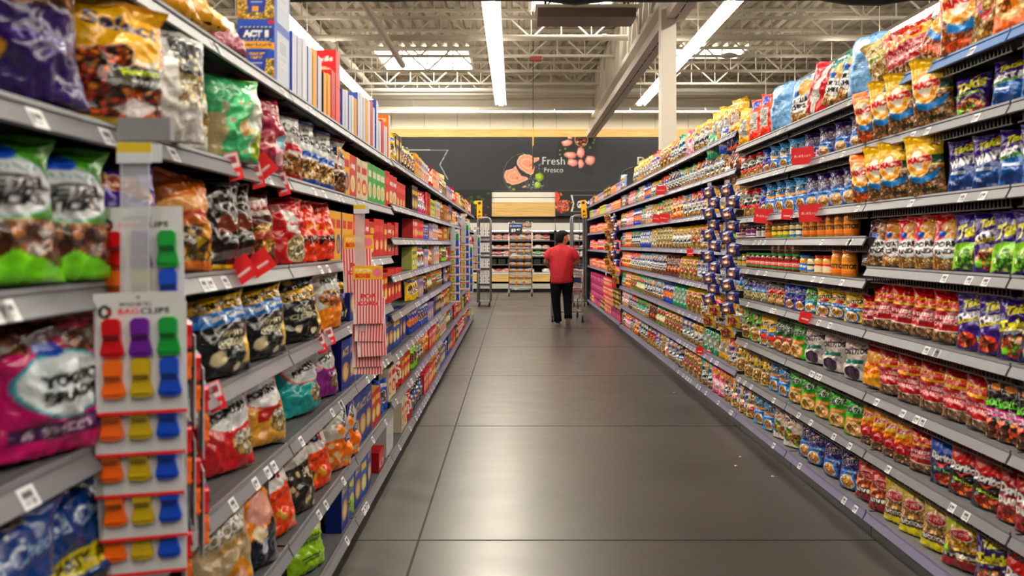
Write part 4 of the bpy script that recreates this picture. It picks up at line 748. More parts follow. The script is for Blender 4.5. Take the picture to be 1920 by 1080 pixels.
# ---------------------------------------------------------------- placing products
COUNT = {}
LV = ['bottom', 'second', 'third', 'fourth', 'fifth', 'sixth', 'seventh', 'eighth', 'ninth']
PLACED = []
def zof(side, px, dx=.09):
    a = (AR if side > 0 else AL)+dx; return F*a/abs(px-VX)
def put(key, side, h, z, dx=None, yaw=None, lean=None, sc_=1.0, dz=0, roll=0, tilt_out=0, lvl=None, scz=None):
    p = PT[key]; me = get_mesh(key); a = AR if side > 0 else AL
    bag = p['kind'] == 'bag'
    if dx is None: dx = (p['t']/2+.035 if bag else .03)
    if yaw is None: yaw = rnd.uniform(20, 26) if bag else rnd.uniform(-3, 4)
    if lean is None: lean = rnd.uniform(3, 9) if bag else 0
    if bag and roll == 0: roll = rnd.uniform(-3, 3)
    PLACED.append((key, side, h, z, dx, yaw, lean, sc_, dz, roll, lvl, scz))
def flush():
    """creates every product object, front ones first so that the counting in the labels runs from the front"""
    PLACED.sort(key=lambda q: q[3])
    for (key, side, h, z, dx, yaw, lean, s, dz, roll, lvl, scz) in PLACED:
        p = PT[key]; me = p['me']; a = AR if side > 0 else AL
        k_ = lv0 = None
        if p['kind'] == 'bag' and lean > -5 and lean < 25 and dz == 0:
            lv_ = nlevels(side, z); i_ = min(range(len(lv_)), key=lambda j: abs(lv_[j]-h))
            if i_+1 < len(lv_):
                gap_ = lv_[i_+1]-h-(.055 if side < 0 else .082); hh_ = p['h']*s*math.cos(math.radians(lean))
                if hh_ > gap_: scz = s*gap_/hh_; s = s*(.35+.65*gap_/hh_) if side > 0 else s
        if p['kind'] != 'bag' and yaw > 60: dx = p['w']*s/2+.008
        lv = nlevels(side, z); i = min(range(len(lv)), key=lambda j: abs(lv[j]-h)); wd = lvl or LV[i]
        n = COUNT.get((key, side, wd), 0)+1; COUNT[(key, side, wd)] = n
        o = bpy.data.objects.new(p['name'], me); COL.objects.link(o)
        o.location = (side*(a+dx), z, h+.0025+dz+(abs(math.sin(math.radians(roll)))*p['w']*s*.42+abs(math.sin(math.radians(lean)))*p['t']*s*.22 if p['kind'] == 'bag' else 0)); o.scale = (s, s, s if scz is None else scz)
        R = Matrix.Rotation(math.radians((-90+yaw) if side > 0 else (90-yaw)), 4, 'Z') @ Matrix.Rotation(math.radians(-lean), 4, 'X') @ Matrix.Rotation(math.radians(roll), 4, 'Y')
        o.rotation_euler = R.to_euler()
        o['label'] = '%s, %s from front on %s %s shelf' % (p['desc'], nth(n), 'chip side' if side > 0 else 'popcorn side', wd)
        o['category'] = p['cat']; o['group'] = '%ss on the %s shelves' % (p['name'].replace('_', ' '), 'chip side' if side > 0 else 'popcorn side')
def row(side, h, spec, hh=None, sc_=1, **k):
    """spec: 'key:px,px,px; key:px' pixel columns of the bag centres"""
    for part in spec.split(';'):
        key, xs = part.strip().split(':')
        for x in xs.split(','):
            x = float(x); z = zof(side, x); p = PT[key]
            s = sc_ if hh is None else min(1.12, hh/p['h'])
            put(key, side, h, z, sc_=s*rnd.uniform(.97, 1.02), **k)
def fill(side, lvi, z0, z1, seq, run=(2, 4), gap=None, hmax=None):
    """repeats products of the sequence in short runs from z0 to z1 on level number lvi (per unit)"""
    z = z0; i = 0
    while z < z1:
        key = seq[i % len(seq)]; i += 1; p = PT[key]
        for _ in range(rnd.randint(*run)):
            if z > z1: break
            lv = nlevels(side, z); li = min(lvi, len(lv)-1) if lvi >= 0 else len(lv)+lvi
            h = lv[li]; room = (lv[li+1]-h-.05) if li+1 < len(lv) else .4
            if room < .10: z += .2; continue
            s = min(1.1, room/p['h']); 
            step = (p['w']*.98 if p['kind'] == 'bag' else p['w']+.008)*s
            put(key, side, h, z+step/2, sc_=s*rnd.uniform(.95, 1)); z += step+(0 if gap is None else gap)
# chip side, near rows (pixel columns of the bag centres in the photograph)
h = LEVR_A
row(1, h[7], 'macO:1832', lean=2, dx=.06, yaw=34, sc_=1.2); row(1, h[7], 'macO:1762', lean=14, roll=28, dx=.06, yaw=25)
row(1, h[7], 'orC:1905; kis:1872', dx=.08); row(1, h[7], 'mamC:1712,1692', dx=.12, roll=-14); row(1, h[7], 'tan:1668', dx=.08, roll=-20)
row(1, h[7], 'bkL:1632', dx=.06, yaw=24); row(1, h[7], 'torT:1602,1572; rws:1538', dx=.06, yaw=20, roll=12); row(1, h[7], 'torL:1510', yaw=20, dx=.07)
row(1, h[7], 'bkL:1478; bkR:1450,1430; bkY:1410; bkP:1394,1386; bkU:1370; bkG:1346', dx=.05, yaw=22)
for x, k_, dz_ in ((1545, 'potR', .25), (1500, 'torL', .27), (1420, 'bkP', .25), (1480, 'bkL', .25)):
    put(k_, 1, h[7], zof(1, x), dx=.2, lean=62, dz=dz_, yaw=20, lvl='eighth')
row(1, h[6], 'takB:1960,1900; takF:1828; tosP:1618,1588,1556,1526; tosL:1500,1478,1460; tosB:1446; jul:1432,1416,1402,1390; potY:1374')
row(1, h[5], 'takB:1970,1920; takW:1868,1818; tosP:1606,1580,1556,1534; tosL:1512,1490,1470,1453; tosB:1440; jul:1424,1408,1394')
row(1, h[4], 'takG:1950,1908; takS:1868; takG:1832; porR:1788,1752; porR:1718; potO:1686; porM:1656,1634')
row(1, h[3], 'takD:1960,1918; takC:1878,1836; mam:1786,1740,1700,1664,1640; tosY:1606,1577,1551; tosS:1528; tosB:1508,1489; tosR:1470,1455; tosH:1440,1424,1409; tosH:1396,1384')
row(1, h[2], 'nst:1945,1908,1884; mamC:1848,1800,1755,1712,1676; mamY:1645; tosW:1604,1562,1528; tosG:1502; tosD:1484,1470; tosC:1455,1440; sanG:1424,1406', yaw=16)
row(1, h[2], 'torR:1368', yaw=30, dx=.04)
row(1, h[1], 'dorD:1950,1912; dorR:1862,1816; dorB:1780; mam:1738; ric:1706,1684,1662,1640; tosG:1612,1580,1551,1525,1500; tosL:1478,1460; sanY:1444,1428,1412,1398; potR:1382')
row(1, h[0], 'dorR:1925; takD:1870; frt:1812; trd:1762,1720; trd:1690; hot:1660,1632; tosP:1602,1568,1538,1520; tac:1492,1470; tosL:1450,1432; sanB:1416,1402,1388')
row(1, h[6], 'macY:1775,1722,1690; macO:1660', lean=-7, dx=.035, yaw=30, sc_=.93); row(1, h[6], 'macG:1640')
row(1, h[5], 'macY:1762,1704,1680; macO:1648', lean=-7, dx=.035, yaw=30, sc_=.9); row(1, h[5], 'macG:1632')
ZB = 6.64
far = 0 and ['potY', 'kis', 'potL', 'clr', 'wht', 'cho', 'grn2', 'potR', 'tan', 'potO', 'potB', 'pnk', 'blu2', 'potT', 'orC', 'bkY', 'potG', 'potP', 'torO']
fill(1, 7, ZB+.1, 12.6, ['clr', 'bkY', 'potY', 'pnk', 'potT', 'torO', 'kis', 'potR'], (2, 3))
fill(1, 6, ZB, 14, ['brn', 'potL', 'torO', 'potG', 'wht', 'potR', 'potY', 'blu2', 'cho', 'bkG', 'pnk'], (2, 4))
fill(1, 5, ZB, 14, ['potY', 'bkY', 'potR', 'potL', 'orC', 'tan', 'grn2', 'clr', 'cho', 'potG', 'blu2', 'pnk'], (2, 4))
fill(1, 4, ZB, 14, ['potL', 'potO', 'kis', 'potY', 'tan', 'clr', 'bkU', 'potT', 'orC', 'potP', 'grn2', 'cho'], (2, 5))
fill(1, 3, ZB, 14, ['potL', 'potB', 'kis', 'brn', 'wht', 'torL', 'potR', 'orC', 'brn', 'grn2', 'potG', 'potY'], (3, 5))
fill(1, 2, ZB, 14, ['potY', 'clr', 'kis', 'bkG', 'blu2', 'torL', 'potT', 'grn2', 'kis', 'orC', 'tosS'], (3, 5))
fill(1, 1, ZB, 14, ['potR', 'bkY', 'bkG', 'potY', 'potB', 'kis', 'kis', 'grn2', 'brn', 'potG', 'tosS', 'potR', 'wht', 'cho'], (2, 3))
fill(1, 0, ZB-.25, 14, ['potP', 'torO', 'pnk', 'potT', 'kis', 'kis', 'tosK', 'potB', 'cho', 'tan', 'potP', 'tosR', 'potT', 'wht', 'orC'], (1, 3))
for li, seq in ((0, ['mgx', 'pkx', 'bkx']), (1, ['pkx', 'orx']), (2, ['pkx', 'cn6']), (3, ['orx', 'pkx']), (4, ['orx', 'lvx', 'ylx']), (5, ['lvx', 'orx', 'bkx'])):
    fill(1, li, 14.05, 19.7, seq, (4, 8))
for z_ in [14.1+.16*i for i in range(34)]:
    for q in range(3 if z_ > 15.3 else 2): put('mgx' if z_ > 16.8 else 'pkx' if z_ > 15.2 else 'bkx', 1, .15, z_, dz=.174*(q+1), sc_=1, lvl='bottom')

# popcorn side, near rows
h = LEVL_A
def lrow(hh, spec, **k): row(-1, hh, spec, **k)
put('act', -1, h[6], 2.75, dx=.075, yaw=90); put('act', -1, h[6], 2.75, dx=.075, yaw=90, dz=.206)
for i, zz in enumerate((2.97, 3.04, 3.12, 3.20, 3.28, 3.36)): put(['bst', 'bst', 'wst', 'bst', 'yst', 'bst'][i], -1, h[6], zz, dx=.03, yaw=90, sc_=1.25)
put('dkc', -1, h[6], 3.46, dx=.03, yaw=90); put('yst', -1, h[6], 3.54, dx=.03, yaw=90); put('rdx', -1, h[6], 3.61, dx=.03, yaw=90, sc_=1.05)
put('orv', -1, h[6], 3.70, dx=.04, yaw=90, sc_=.86); put('orv', -1, h[6], 3.70, dx=.04, yaw=90, dz=.166, sc_=.86)
for i in range(12): put(['bst', 'wst', 'bst', 'wst', 'yst', 'bst', 'wst', 'bst', 'yst', 'wst', 'rcx', 'bst'][i], -1, h[6], 3.84+.075*i, dx=.03, yaw=90, sc_=1.0 if i < 5 else 1.3)
put('bpt', -1, h[6], 4.78, dx=.03, yaw=88, sc_=.9, scz=.77); put('bpt', -1, h[6], 4.78, dx=.03, yaw=88, dz=.148, sc_=.9, scz=.77)
for i in range(4): put(['wst', 'rdx', 'bst', 'wst'][i % 4], -1, h[6], 4.9+.08*i, dx=.03, yaw=90)
put('orb', -1, h[6], 5.25, dx=.03, yaw=90, sc_=.85, scz=.7); put('orb', -1, h[6], 5.25, dx=.03, yaw=90, dz=.142, sc_=.85, scz=.7)
fill(-1, 7, 5.4, 15.5, ['cn4', 'bkx', 'cn3', 'yst', 'whx', 'cn6', 'orb', 'cn7', 'tan', 'lvx', 'cn6', 'orx'], (2, 5))
put('pio', -1, h[6], 1.80, dx=.06, lean=50, yaw=20); put('pil', -1, h[6], 2.0, dx=.04, lean=38, yaw=15); put('pil', -1, h[6], 2.2, dx=.05, lean=55, yaw=20, dz=.03); put('pim', -1, h[6], 2.42, dx=.04, lean=40, yaw=15, sc_=.8)
lrow(h[5], 'prp:10', dx=.05, yaw=28); lrow(h[5], 'sel:150', dx=.02, yaw=35, lean=2); lrow(h[5], 'whp:250', dx=.02, yaw=32, lean=0); lrow(h[5], 'whY:312', dx=.05, yaw=14)
lrow(h[5], 'grn:392', dx=.02, yaw=22, lean=2); lrow(h[5], 'maro:460', dx=.03, yaw=18, lean=3)
lrow(h[5], 'crR:515; crB:553,585; crN:610', dx=.05, yaw=20)
put('crk', -1, h[5], 3.90, yaw=4); put('crk', -1, h[5], 4.04, yaw=4); put('rcx', -1, h[5], 4.2, sc_=1.1); put('crm', -1, h[5], 4.36, sc_=1.1); put('crm', -1, h[5], 4.52, sc_=1.1)
for i in range(4): put('gcx', -1, h[5], 4.70+.15*i, sc_=1.15)
for i in range(3): put('rcx' if i else 'rdx', -1, h[5], 5.34+.16*i, sc_=1.15)
for i in range(3): put('rdx', -1, h[5], 5.84+.15*i, sc_=1.0)
lrow(h[4], 'prz:-60,60; rol:190; gld:318; blk:372,414; shz:455; rpp:520; org:550,586', dx=.05, yaw=22)
for i in range(4): put('crk', -1, h[4], 3.72+.135*i, sc_=1.05)
for i in range(10): put(['rdx', 'rgx', 'rcx', 'rgx', 'rdx'][i % 5], -1, h[4], 4.28+.165*i, sc_=1.1)
lrow(h[3], 'mag:40; opz:140; smp:388,468; smf:545; amo:596', dx=.05, yaw=22); lrow(h[3], 'smz:628,645', yaw=15)
for i in range(12): put(['bcx', 'byx', 'rgx', 'rgx'][min(3, i//2)] if i < 8 else 'rdx', -1, h[3], 4.2+.155*i, sc_=1.05)
lrow(h[2], 'blc:-60,85; pcP:182', yaw=22, dx=.06); lrow(h[2], 'pcR:425', dx=.09, yaw=25, lean=14); lrow(h[2], 'pcG:484', dx=.08, yaw=25, lean=14); lrow(h[2], 'pcT:560', dx=.08, yaw=22, lean=12); lrow(h[2], 'pcP:603,628', dx=.08, yaw=20, lean=10)
for i in range(14): put(['bcx', 'byx'][i//2 % 2], -1, h[2], 4.02+.165*i, sc_=1.05)
lrow(h[1], 'bei:400; fac:458', dx=.06, yaw=25, lean=12); lrow(h[1], 'pnO:510', dx=.07, yaw=22, lean=14); lrow(h[1], 'skb:545', yaw=22, lean=12, dx=.07); lrow(h[1], 'pnO:585', dx=.07, yaw=20, lean=10); lrow(h[1], 'sko:614,633', dx=.05, yaw=20, lean=6)
for i in range(4): put('bcx', -1, h[1], 4.15+.165*i, sc_=1.2)
fill(-1, 1, 4.75, 6.4, ['rgx', 'cn5', 'crm', 'cn6'], (2, 4))
lrow(h[0], 'lim:480,570,632', dx=.08, yaw=24, lean=10)
for i in range(5): put('byx' if i % 2 else 'bcx', -1, h[0], 4.0+.17*i, sc_=1.1)
put('cas', -1, h[0], 5.45, dx=.03, yaw=0); put('rtr', -1, h[0], 5.05, dx=.02, yaw=0)
fill(-1, 0, 6.0, 6.5, ['crm', 'cn6'], (2, 3))
smalls = ['cn6', 'crm', 'cn4', 'rdx', 'cn2', 'cn5', 'whx', 'cn3', 'cnd', 'orx', 'cn7', 'ylx', 'byx', 'bkx', 'orC', 'blu2', 'potG', 'rgx', 'lvx', 'kis', 'pkx', 'grn2', 'tosK', 'bcx']
for li in range(7):
    r2 = random.Random(li+40); sq = smalls[:]; r2.shuffle(sq); fill(-1, li, 6.65, 15.6, sq, (2, 4))
flush()
# ---------------------------------------------------------------- jars
def jar_me(w, h, col, lid, lab, word=None, lw='ffffff', band=None):
    n = 28; prof = [(.0, 0), (.42, 0), (.5, .03), (.5, .72), (.46, .80), (.40, .85), (.40, .88)]
    M = MB(); M.lathe([(r*w, z*h) for r, z in prof], n); body = M.mesh('jar_body', mat('jar_'+col, col, .12, coat=.6), True)
    L = MB(); L.lathe([(.42*w, .87*h), (.45*w, .88*h), (.45*w, .985*h), (.42*w, h)], n); lidm = L.mesh('jar_lid', mat('lid_'+lid, lid, .3))
    a = Art(w*1.6, h*.42, lab, 90)
    if band: a.r(0, .0, 1, .25, band)
    if word: a.t(word, .5, .6, .8, lw, 0, None, .05, h=.4)
    else: a.e(.5, .5, .3, .3, lw)
    nu, nv = 48, 22; U, V = np.meshgrid(np.linspace(0, 1, nu), np.linspace(0, 1, nv)); th = -math.pi/2+(U-.5)*math.pi*1.25; r = .505*w
    Pt = np.stack([r*np.cos(th), r*np.sin(th), (.14+.42*V)*h], -1).reshape(-1, 3)
    lb = assemble('jar_label', [grid_mesh('', Pt, a.sample(U.ravel()*.999, V.ravel()*.999), nv, nu, None)], M_matte)
    return body, lidm, lb
def jar(ms, name, x, z, h, label, group, rz, s=1.0):
    o = empty(name, (x, z, h), rz, label, 'jar', group); o.scale = (s, s, s)
    link('jar_body', ms[0], o); link('jar_lid', ms[1], o); link('jar_label', ms[2], o); return o
J = {'que': jar_me(.088, .150, 'e8921c', 'ea6a1c', 'e89a28', 'TOSTITOS', '1c1410', 'e0801c'), 'sal': jar_me(.082, .118, '7a1c12', '1f9a3a', 'c8202a', 'TOSTITOS', 'f6f0ea', '2f8a34'),
     'sag': jar_me(.075, .10, '6a2016', '1c3a20', '1c1a18', None, '8ac02a', '8ac02a'), 'sar': jar_me(.078, .105, '8a1c1c', 'b81c30', 'e8e0e0', 'salsa', 'a01c24'), 'sap': jar_me(.078, .105, '7a1c20', '5a2a80', '6a2a80', 'salsa', 'e8e0f0', 'e8e4e0'),
     'mus': jar_me(.078, .108, 'd8a82c', '2a2420', '1c1c1a', None, 'e8d040', '6a8a2a'), 'ran': jar_me(.078, .108, 'e4d6a0', '1c3060', '2a2a30', None, 'e8e4d0', '2a6ab0'),
     'alf': jar_me(.072, .105, 'e6d8b4', 'e8d820', '2a5a2a', None, 'f0c030', 'f0ead8'), 'dip': jar_me(.085, .115, 'e8a24a', 'c01c28', 'c82028', None, 'f0e0c0', 'f0e0c0'), 'blj': jar_me(.08, .112, 'e8a02a', '1c70c8', '2a80d0', 'dip', 'ffffff'), 'blk': jar_me(.07, .11, '1c1616', '141414', 'd8d4d0', None, 'c8c4c0')}
JD = {'que': 'tall orange cheese dip jar with orange lid', 'sal': 'red salsa jar with green lid', 'sag': 'dark salsa jar with lime label band', 'sar': 'red salsa jar with crimson lid', 'sap': 'red salsa jar with purple lid', 'mus': 'mustard yellow dip jar with dark lid',
      'ran': 'cream dip jar with blue label band', 'alf': 'cream dip jar with yellow lid', 'dip': 'amber dip jar with red lid', 'blj': 'orange dip jar with blue lid', 'blk': 'dark dip jar with plain white label'}
JC = {}
def jrow(h, spec, lv, dz=0, extra=''):
    for part in spec.split(';'):
        key, xs = part.strip().split(':')
        for x in sorted((float(v) for v in xs.split(',')), reverse=True):
            z = F*(AR+.06)/(x-VX); n = JC.get((key, lv, extra), 0)+1; JC[(key, lv, extra)] = n
            jar(J[key], 'dip_jar' if key not in ('sal', 'sag', 'sar', 'sap') else 'salsa_jar', AR+.06, z, h+.0025+dz, '%s%s, %s from front on %s jar shelf' % (JD[key], extra, nth(n), lv), 'jars on the %s jar shelf' % lv, -math.pi/2+.35)
jrow(1.537, 'que:1598,1580,1563,1547,1532,1518; ran:1504,1492; mus:1480,1469; mus:1458; que:1447; blk:1437,1427; sap:1417,1408; sar:1399,1391; sag:1383,1375', 'upper')
jrow(1.315, 'que:1594,1574; dip:1557,1541; ran:1526; blj:1512; sal:1497,1483,1470,1458,1447,1437,1427,1418; sal:1409; alf:1400,1391; ran:1383; alf:1375', 'lower')
jrow(1.315, 'sal:1497,1483,1470,1458', 'lower', dz=.119, extra=' stacked on top')

# ---------------------------------------------------------------- clip strips with hanging goods
M_clear = mat('clear_plastic_strip', 'dfe3e8', .25, alpha=.38)
def clip_card(name, label, group, loc, rz, w=.165, h=.232, full=True, roll=0):
    o = empty(name, loc, rz, label, 'clip card', group); o.rotation_euler = (0, math.radians(roll), rz)
    k = (round(w, 3), round(h, 3))
    if k not in _cc:
        a = Art(w, h, 'dedddf', 150).r(0, 0, 1, .028, 'd8202c').e(.12, .845, .075, .055, '1a1a1c').e(.14, .845, .04, .02, 'd8202c').e(.115, .845, .03, .03, 'e8e8ea')
        a.t('MAGNETIC', .46, .905, .34, '4a4a4e', 0, h=.028).t('BAG', .38, .845, .22, 'e04048', 0, None, .02, h=.05).t('CLIPS', .67, .845, .32, '1c1c1e', 0, None, .03, h=.05).e(.49, .955, .02, .014, '8a7a5a')
        card = box_mesh('card', a, w, h, .002, 'd8d8da', nx=110, m=M_print)
        clips = []
        for c1 in ('cc0a14', '6a1a94', '0c9a36', 'f0680a', 'c8a80c', '0a46c0'):
            b = MB(); s = w/.165
            # upper tongue and flared lower jaw
            def slab(pts, y0, y1):
                n = len(pts); b.quad_pts([(x*s, y0, z*s) for x, z in pts]+[(x*s, y1, z*s) for x, z in pts], [tuple(range(n)), tuple(range(2*n-1, n-1, -1))]+[(i, n+i, n+(i+1) % n, (i+1) % n) for i in range(n)])
            slab([(-.016, .0), (.016, .0), (.017, .022), (.0165, .030), (.010, .036), (-.010, .036), (-.0165, .030), (-.017, .022)], -.011, 0)
            slab([(-.014, .004), (-.0215, -.028), (-.0195, -.035), (-.008, -.038), (.008, -.038), (.0195, -.035), (.0215, -.028), (.014, .004)], -.009, 0)
            b.cur = 1; b.box(-.014*s, -.0135, -.002*s, .014*s, -.002, .006*s)
            b.cur = 0; b.box(-.017*s, -.0125, -.029*s, .017*s, -.008, -.027*s)
            dk = ''.join('%02x' % int(v*255*.55) for v in hx(c1))
            clips.append(b.mesh('bag_clip', [mat('clip_'+c1, c1, .3, coat=.3), mat('clipd_'+c1, dk, .4)]))
        _cc[k] = (card, clips)
    card, clips = _cc[k]; link('card', card, o)
    for i in range(6):
        if not full and i < 3: continue
        s = w/.165; link('bag_clip', clips[i], o, ((-.049+.051*(i % 3))*s, -.0005, (.148 if i < 3 else .071)*h/.232))
    return o
_cc = {}
sz = 1.60
def at(px, py, z): return ((px-VX)*z/F, z, CH+(VY-py)*z/F)
def strip(label, x, y, z0, z1, w=.052, tagc=True, rz=0):
    o = empty('clip_strip', (x, y, 0), rz, label, 'clip strip', 'clear clip strips hanging from shelf fronts')
    MB().box(-w/2, -.001, z0, w/2, .001, z1).box(-w/2, -.004, z0, -w/2+.002, .001, z1).box(w/2-.002, -.004, z0, w/2, .001, z1).build('plastic_strip', M_clear, o)
    if tagc: MB().box(-w*.6, -.006, z1-.002, w*.6, -.003, z1+.018).build('yellow_price_tag', mat('tag_yellow', 'e8c832', .5), o); MB().box(-w*.6, -.0065, z1-.022, w*.6, -.0035, z1-.002).box(w*.6, -.004, z1-.02, w*.95, -.003, z1+.014).build('white_price_tag', mat('tag_white2', 'dfe4ea', .5), o)
    return o
p0 = at(267, 470, sz)
strip('clear clip strip holding the nearest stack of bag clip cards', p0[0], sz-.03, 1.13, at(0, 285, sz-.03)[2], .055)
MB().box(-.075, -.01, 0, .03, .01, .045).build('strip_holder_bracket', M_grey, loc=(p0[0]+.02, sz+.02, at(0, 262, sz)[2])); tag(bpy.data.objects['strip_holder_bracket'], 'grey metal bracket at the shelf joint above the nearest clip strip', 'bracket')
gcards = 'bag clip cards on the nearest strip'
cy = [(388, .030, 0, 'topmost'), (548, -.045, 0, 'second, overlapping its neighbours'), (628, -.030, -2, 'third'), (707, -.015, -3, 'fourth'), (790, 0, 2, 'fifth'), (858, .015, 1, 'lowest')]
for i, (py, dy, dxp, nm) in enumerate(cy):
    zc = sz+dy; x, y, zt = at(267+dxp*1.5, py, zc); clip_card('bag_clip_card', 'white card of six coloured bag clips, %s on nearest strip' % nm, gcards, (x, y, zt-.232), math.radians(8), roll=-1.6 if i < 4 else -2.5)
# the cards hanging behind, seen edge on
for i in range(7):
    clip_card('bag_clip_card', 'white bag clip card in the stack hanging just behind the nearest strip, %s from top' % nth(i+1), 'bag clip cards behind the nearest strip', (at(366+6*(i % 3), 0, 1.86)[0], 1.80+.03*(i % 3), at(0, 560+62*i, 1.86)[2]-.2), math.radians(116), w=.13, h=.2)
# popcorn boxes on the second strip
def pbox():
    a = Art(.13, .2, 'efe6e2', 110)
    for i in range(10): a.r(i/10+.02, 0, i/10+.06, 1, 'd0242e')
    a.p([(0, .0), (.08, 0), (0, .9)], 'efe6e2').t('POP', .5, .62, .5, 'd0242e', 0, 'efe6e2', .05, h=.12).t('CORN', .5, .46, .7, 'd0242e', 0, 'efe6e2', .05, h=.10); return a
pbm = box_mesh('striped_popcorn_box', pbox(), .13, .2, .015, 'e8dcd8', nx=80, m=M_matte)
pbh = box_mesh('header_card', Art(.13, .06, 'e8b82a', 80).t('POPCORN', .35, .66, .56, 'fff4dc', 0, None, .04, h=.3).t('BOXES', .33, .26, .5, 'c8321e', 0, None, .05, h=.3).e(.82, .5, .15, .35, 'e88aa0'), .132, .062, .004, 'e8b82a', nx=60, m=M_matte)
zs = 3.72
strip('clear clip strip holding striped popcorn boxes', at(677, 0, zs)[0], zs-.03, at(0, 620, zs)[2], at(0, 392, zs)[2], .045)
for i, (px, py, dy, hd) in enumerate([(672, 548, .02, 1), (690, 607, -.035, 1), (692, 640, -.02, 0), (698, 668, -.01, 0), (688, 688, .01, 0), (690, 702, .02, 0)]):
    o = empty('popcorn_box_pack', (*at(px, py, zs+dy)[:2], at(0, py, zs+dy)[2]), math.radians(14), 'red and white striped popcorn box pack, %s from top on its strip' % nth(i+1), 'popcorn box pack', 'striped popcorn box packs')
    link('striped_box', pbm, o, rot=(0, math.radians(-2+2*(i % 3)), 0))
    if hd: link('header_card', pbh, o, (0, -.001, .2))
# more card strips further down the popcorn side
n = 0
for (px, top, cnt, zz, st) in [(849, 430, 7, 10.4, 17), (869, 415, 8, 12.2, 14), (877, 458, 5, 13.6, 16), (892, 440, 4, 15.4, 14)]:
    n += 1
    xx = at(px, 0, zz)[0]; strip('clear clip strip of cards on the popcorn side, %s beyond the popcorn boxes' % nth(n), xx, zz-.04, at(0, top+40, zz)[2], at(0, top-12, zz)[2], .06)
    for i in range(cnt):
        clip_card('bag_clip_card', 'bag clip card on the %s far popcorn side strip, %s from top' % (nth(n), nth(i+1)), 'bag clip cards on far strips', (xx, zz-.02+.012*i, at(0, top+st*i, zz)[2]-.25), math.radians(6), w=.18, h=.25)
# navy nut bags in hanging chains on the chip side
P('nut', 'peanut_bag', 'navy', .17, .13, .06, lambda: A(.17, .13, '1c2c78').chips(.22, .08, .8, .74, ['c8946a', 'a8703e', 'e0b88c'], 5, 'e').r(.36, .36, .64, .5, 'e8e0dc').e(.5, .84, .2, .1, 'e8e8f0'), bot=0, nu=30)
P('nu2', 'peanut_bag', 'yellow', .16, .14, .06, lambda: A(.16, .14, 'd8b41c').chips(.1, .08, .9, .84, ['b86a4a', 'a04a34', 'd89a6a'], 5, 'e').r(.1, .0, .9, .1, 'e8d020'), bot=0, nu=30)
n = 0
for (px, y0, y1, px1, a_) in [(1332, 350, 590, 1318, AR-.075), (1366, 345, 610, 1352, AR-.085), (1152, 408, 520, 1150, AR-.08), (1142, 404, 500, 1140, AR-.16)]:
    n += 1; z0 = F*a_/(px-VX); cnt = 13 if n < 3 else 8
    strip('clear clip strip of nut bags on the chip side, %s from front' % ['second', 'first', 'third', 'last'][n-1], a_, z0+.03, at(0, y1, z0)[2], at(0, y0-8, z0)[2], .04, False, math.radians(-50))
    for i in range(cnt):
        t = i/(cnt-1); key = 'nut' if i < cnt-2 else 'nu2'
        if n == 4: key = 'nu2'
        me = get_mesh(key); o = bpy.data.objects.new('peanut_bag', me); COL.objects.link(o)
        zt = at(0, y0+(y1-y0)*t, z0)[2]
        o.location = (a_+(.02 if i % 2 else -.012), z0-.035-.012*(i % 3), zt-.10); o.rotation_euler = (math.radians(12), math.radians(-8+16*(i % 2)), math.radians(-90+42)); s = .80 if n < 3 else 1.0; o.scale = (s, s, s)
        tag(o, '%s peanut bag, %s from top on %s chip side hanging strip' % ('navy' if key == 'nut' else 'yellow edged', nth(i+1), ['second', 'first', 'third', 'last'][n-1]), 'snack bag', 'peanut bags on hanging strips')
# ---------------------------------------------------------------- red sale flags and tags on the rails
fl = 0
def flag(px, py, side, big=True, rz=None, roll=0, out=.03, tag2=True):
    global fl; fl += 1
    a = (AR if side > 0 else AL)-out; z = F*a/abs(px-VX)
    o = empty('sale_flag', (side*a, z, at(0, py, z)[2]), 0, None, 'sale flag', 'red sale flags')
    o.rotation_euler = (0, math.radians(roll), math.radians(rz if rz is not None else (-40 if side > 0 else 40)))
    link('red_flag', roll_m if big else rolls, o)
    if tag2: link('shelf_tag', redt, o, (.09 if side > 0 else .04, .006, .0 if side > 0 else -.05), (0, math.radians(8), 0))
    return o
roll_m = roll
for px, py, big, rl, txt in [(1430, 419, 1, 6, 'red sale flag with white lettering over the dark salsa jars'), (1475, 412, 0, 4, 'small red sale flag above the middle of the upper jar shelf'), (1520, 416, 1, -2, 'red sale flag with white lettering above the orange cheese jars'), (1506, 308, 1, -3, 'red sale flag hanging in front of the sky blue tortilla bags, higher shelf'),
                        (1240, 365, 1, 0, 'distant red sale flag on the seventh chip shelf'), (1245, 417, 1, 5, 'distant red sale flag on the sixth chip shelf, larger cluster'), (1232, 418, 1, 8, 'distant red sale flag directly behind the larger cluster'), (1294, 480, 0, 0, 'small red flag beside the hanging nut bags'), (1508, 606, 0, 12, 'small red flag above the white tortilla bags'), (1312, 664, 0, 0, 'small red flag over the lowest far chip bags')]:
    tag(flag(px, py, 1, big, roll=rl), txt)
for px, py, rl, txt in [(505, 330, -40, 'tilted red sale flag under the caramel corn bags'), (468, 524, -38, 'tilted red sale flag above the first cheddar popcorn bag'), (500, 510, -34, 'tilted red sale flag just behind another above the cheddar popcorn')]:
    tag(flag(px, py, -1, False, roll=rl, rz=20, tag2=False), txt)
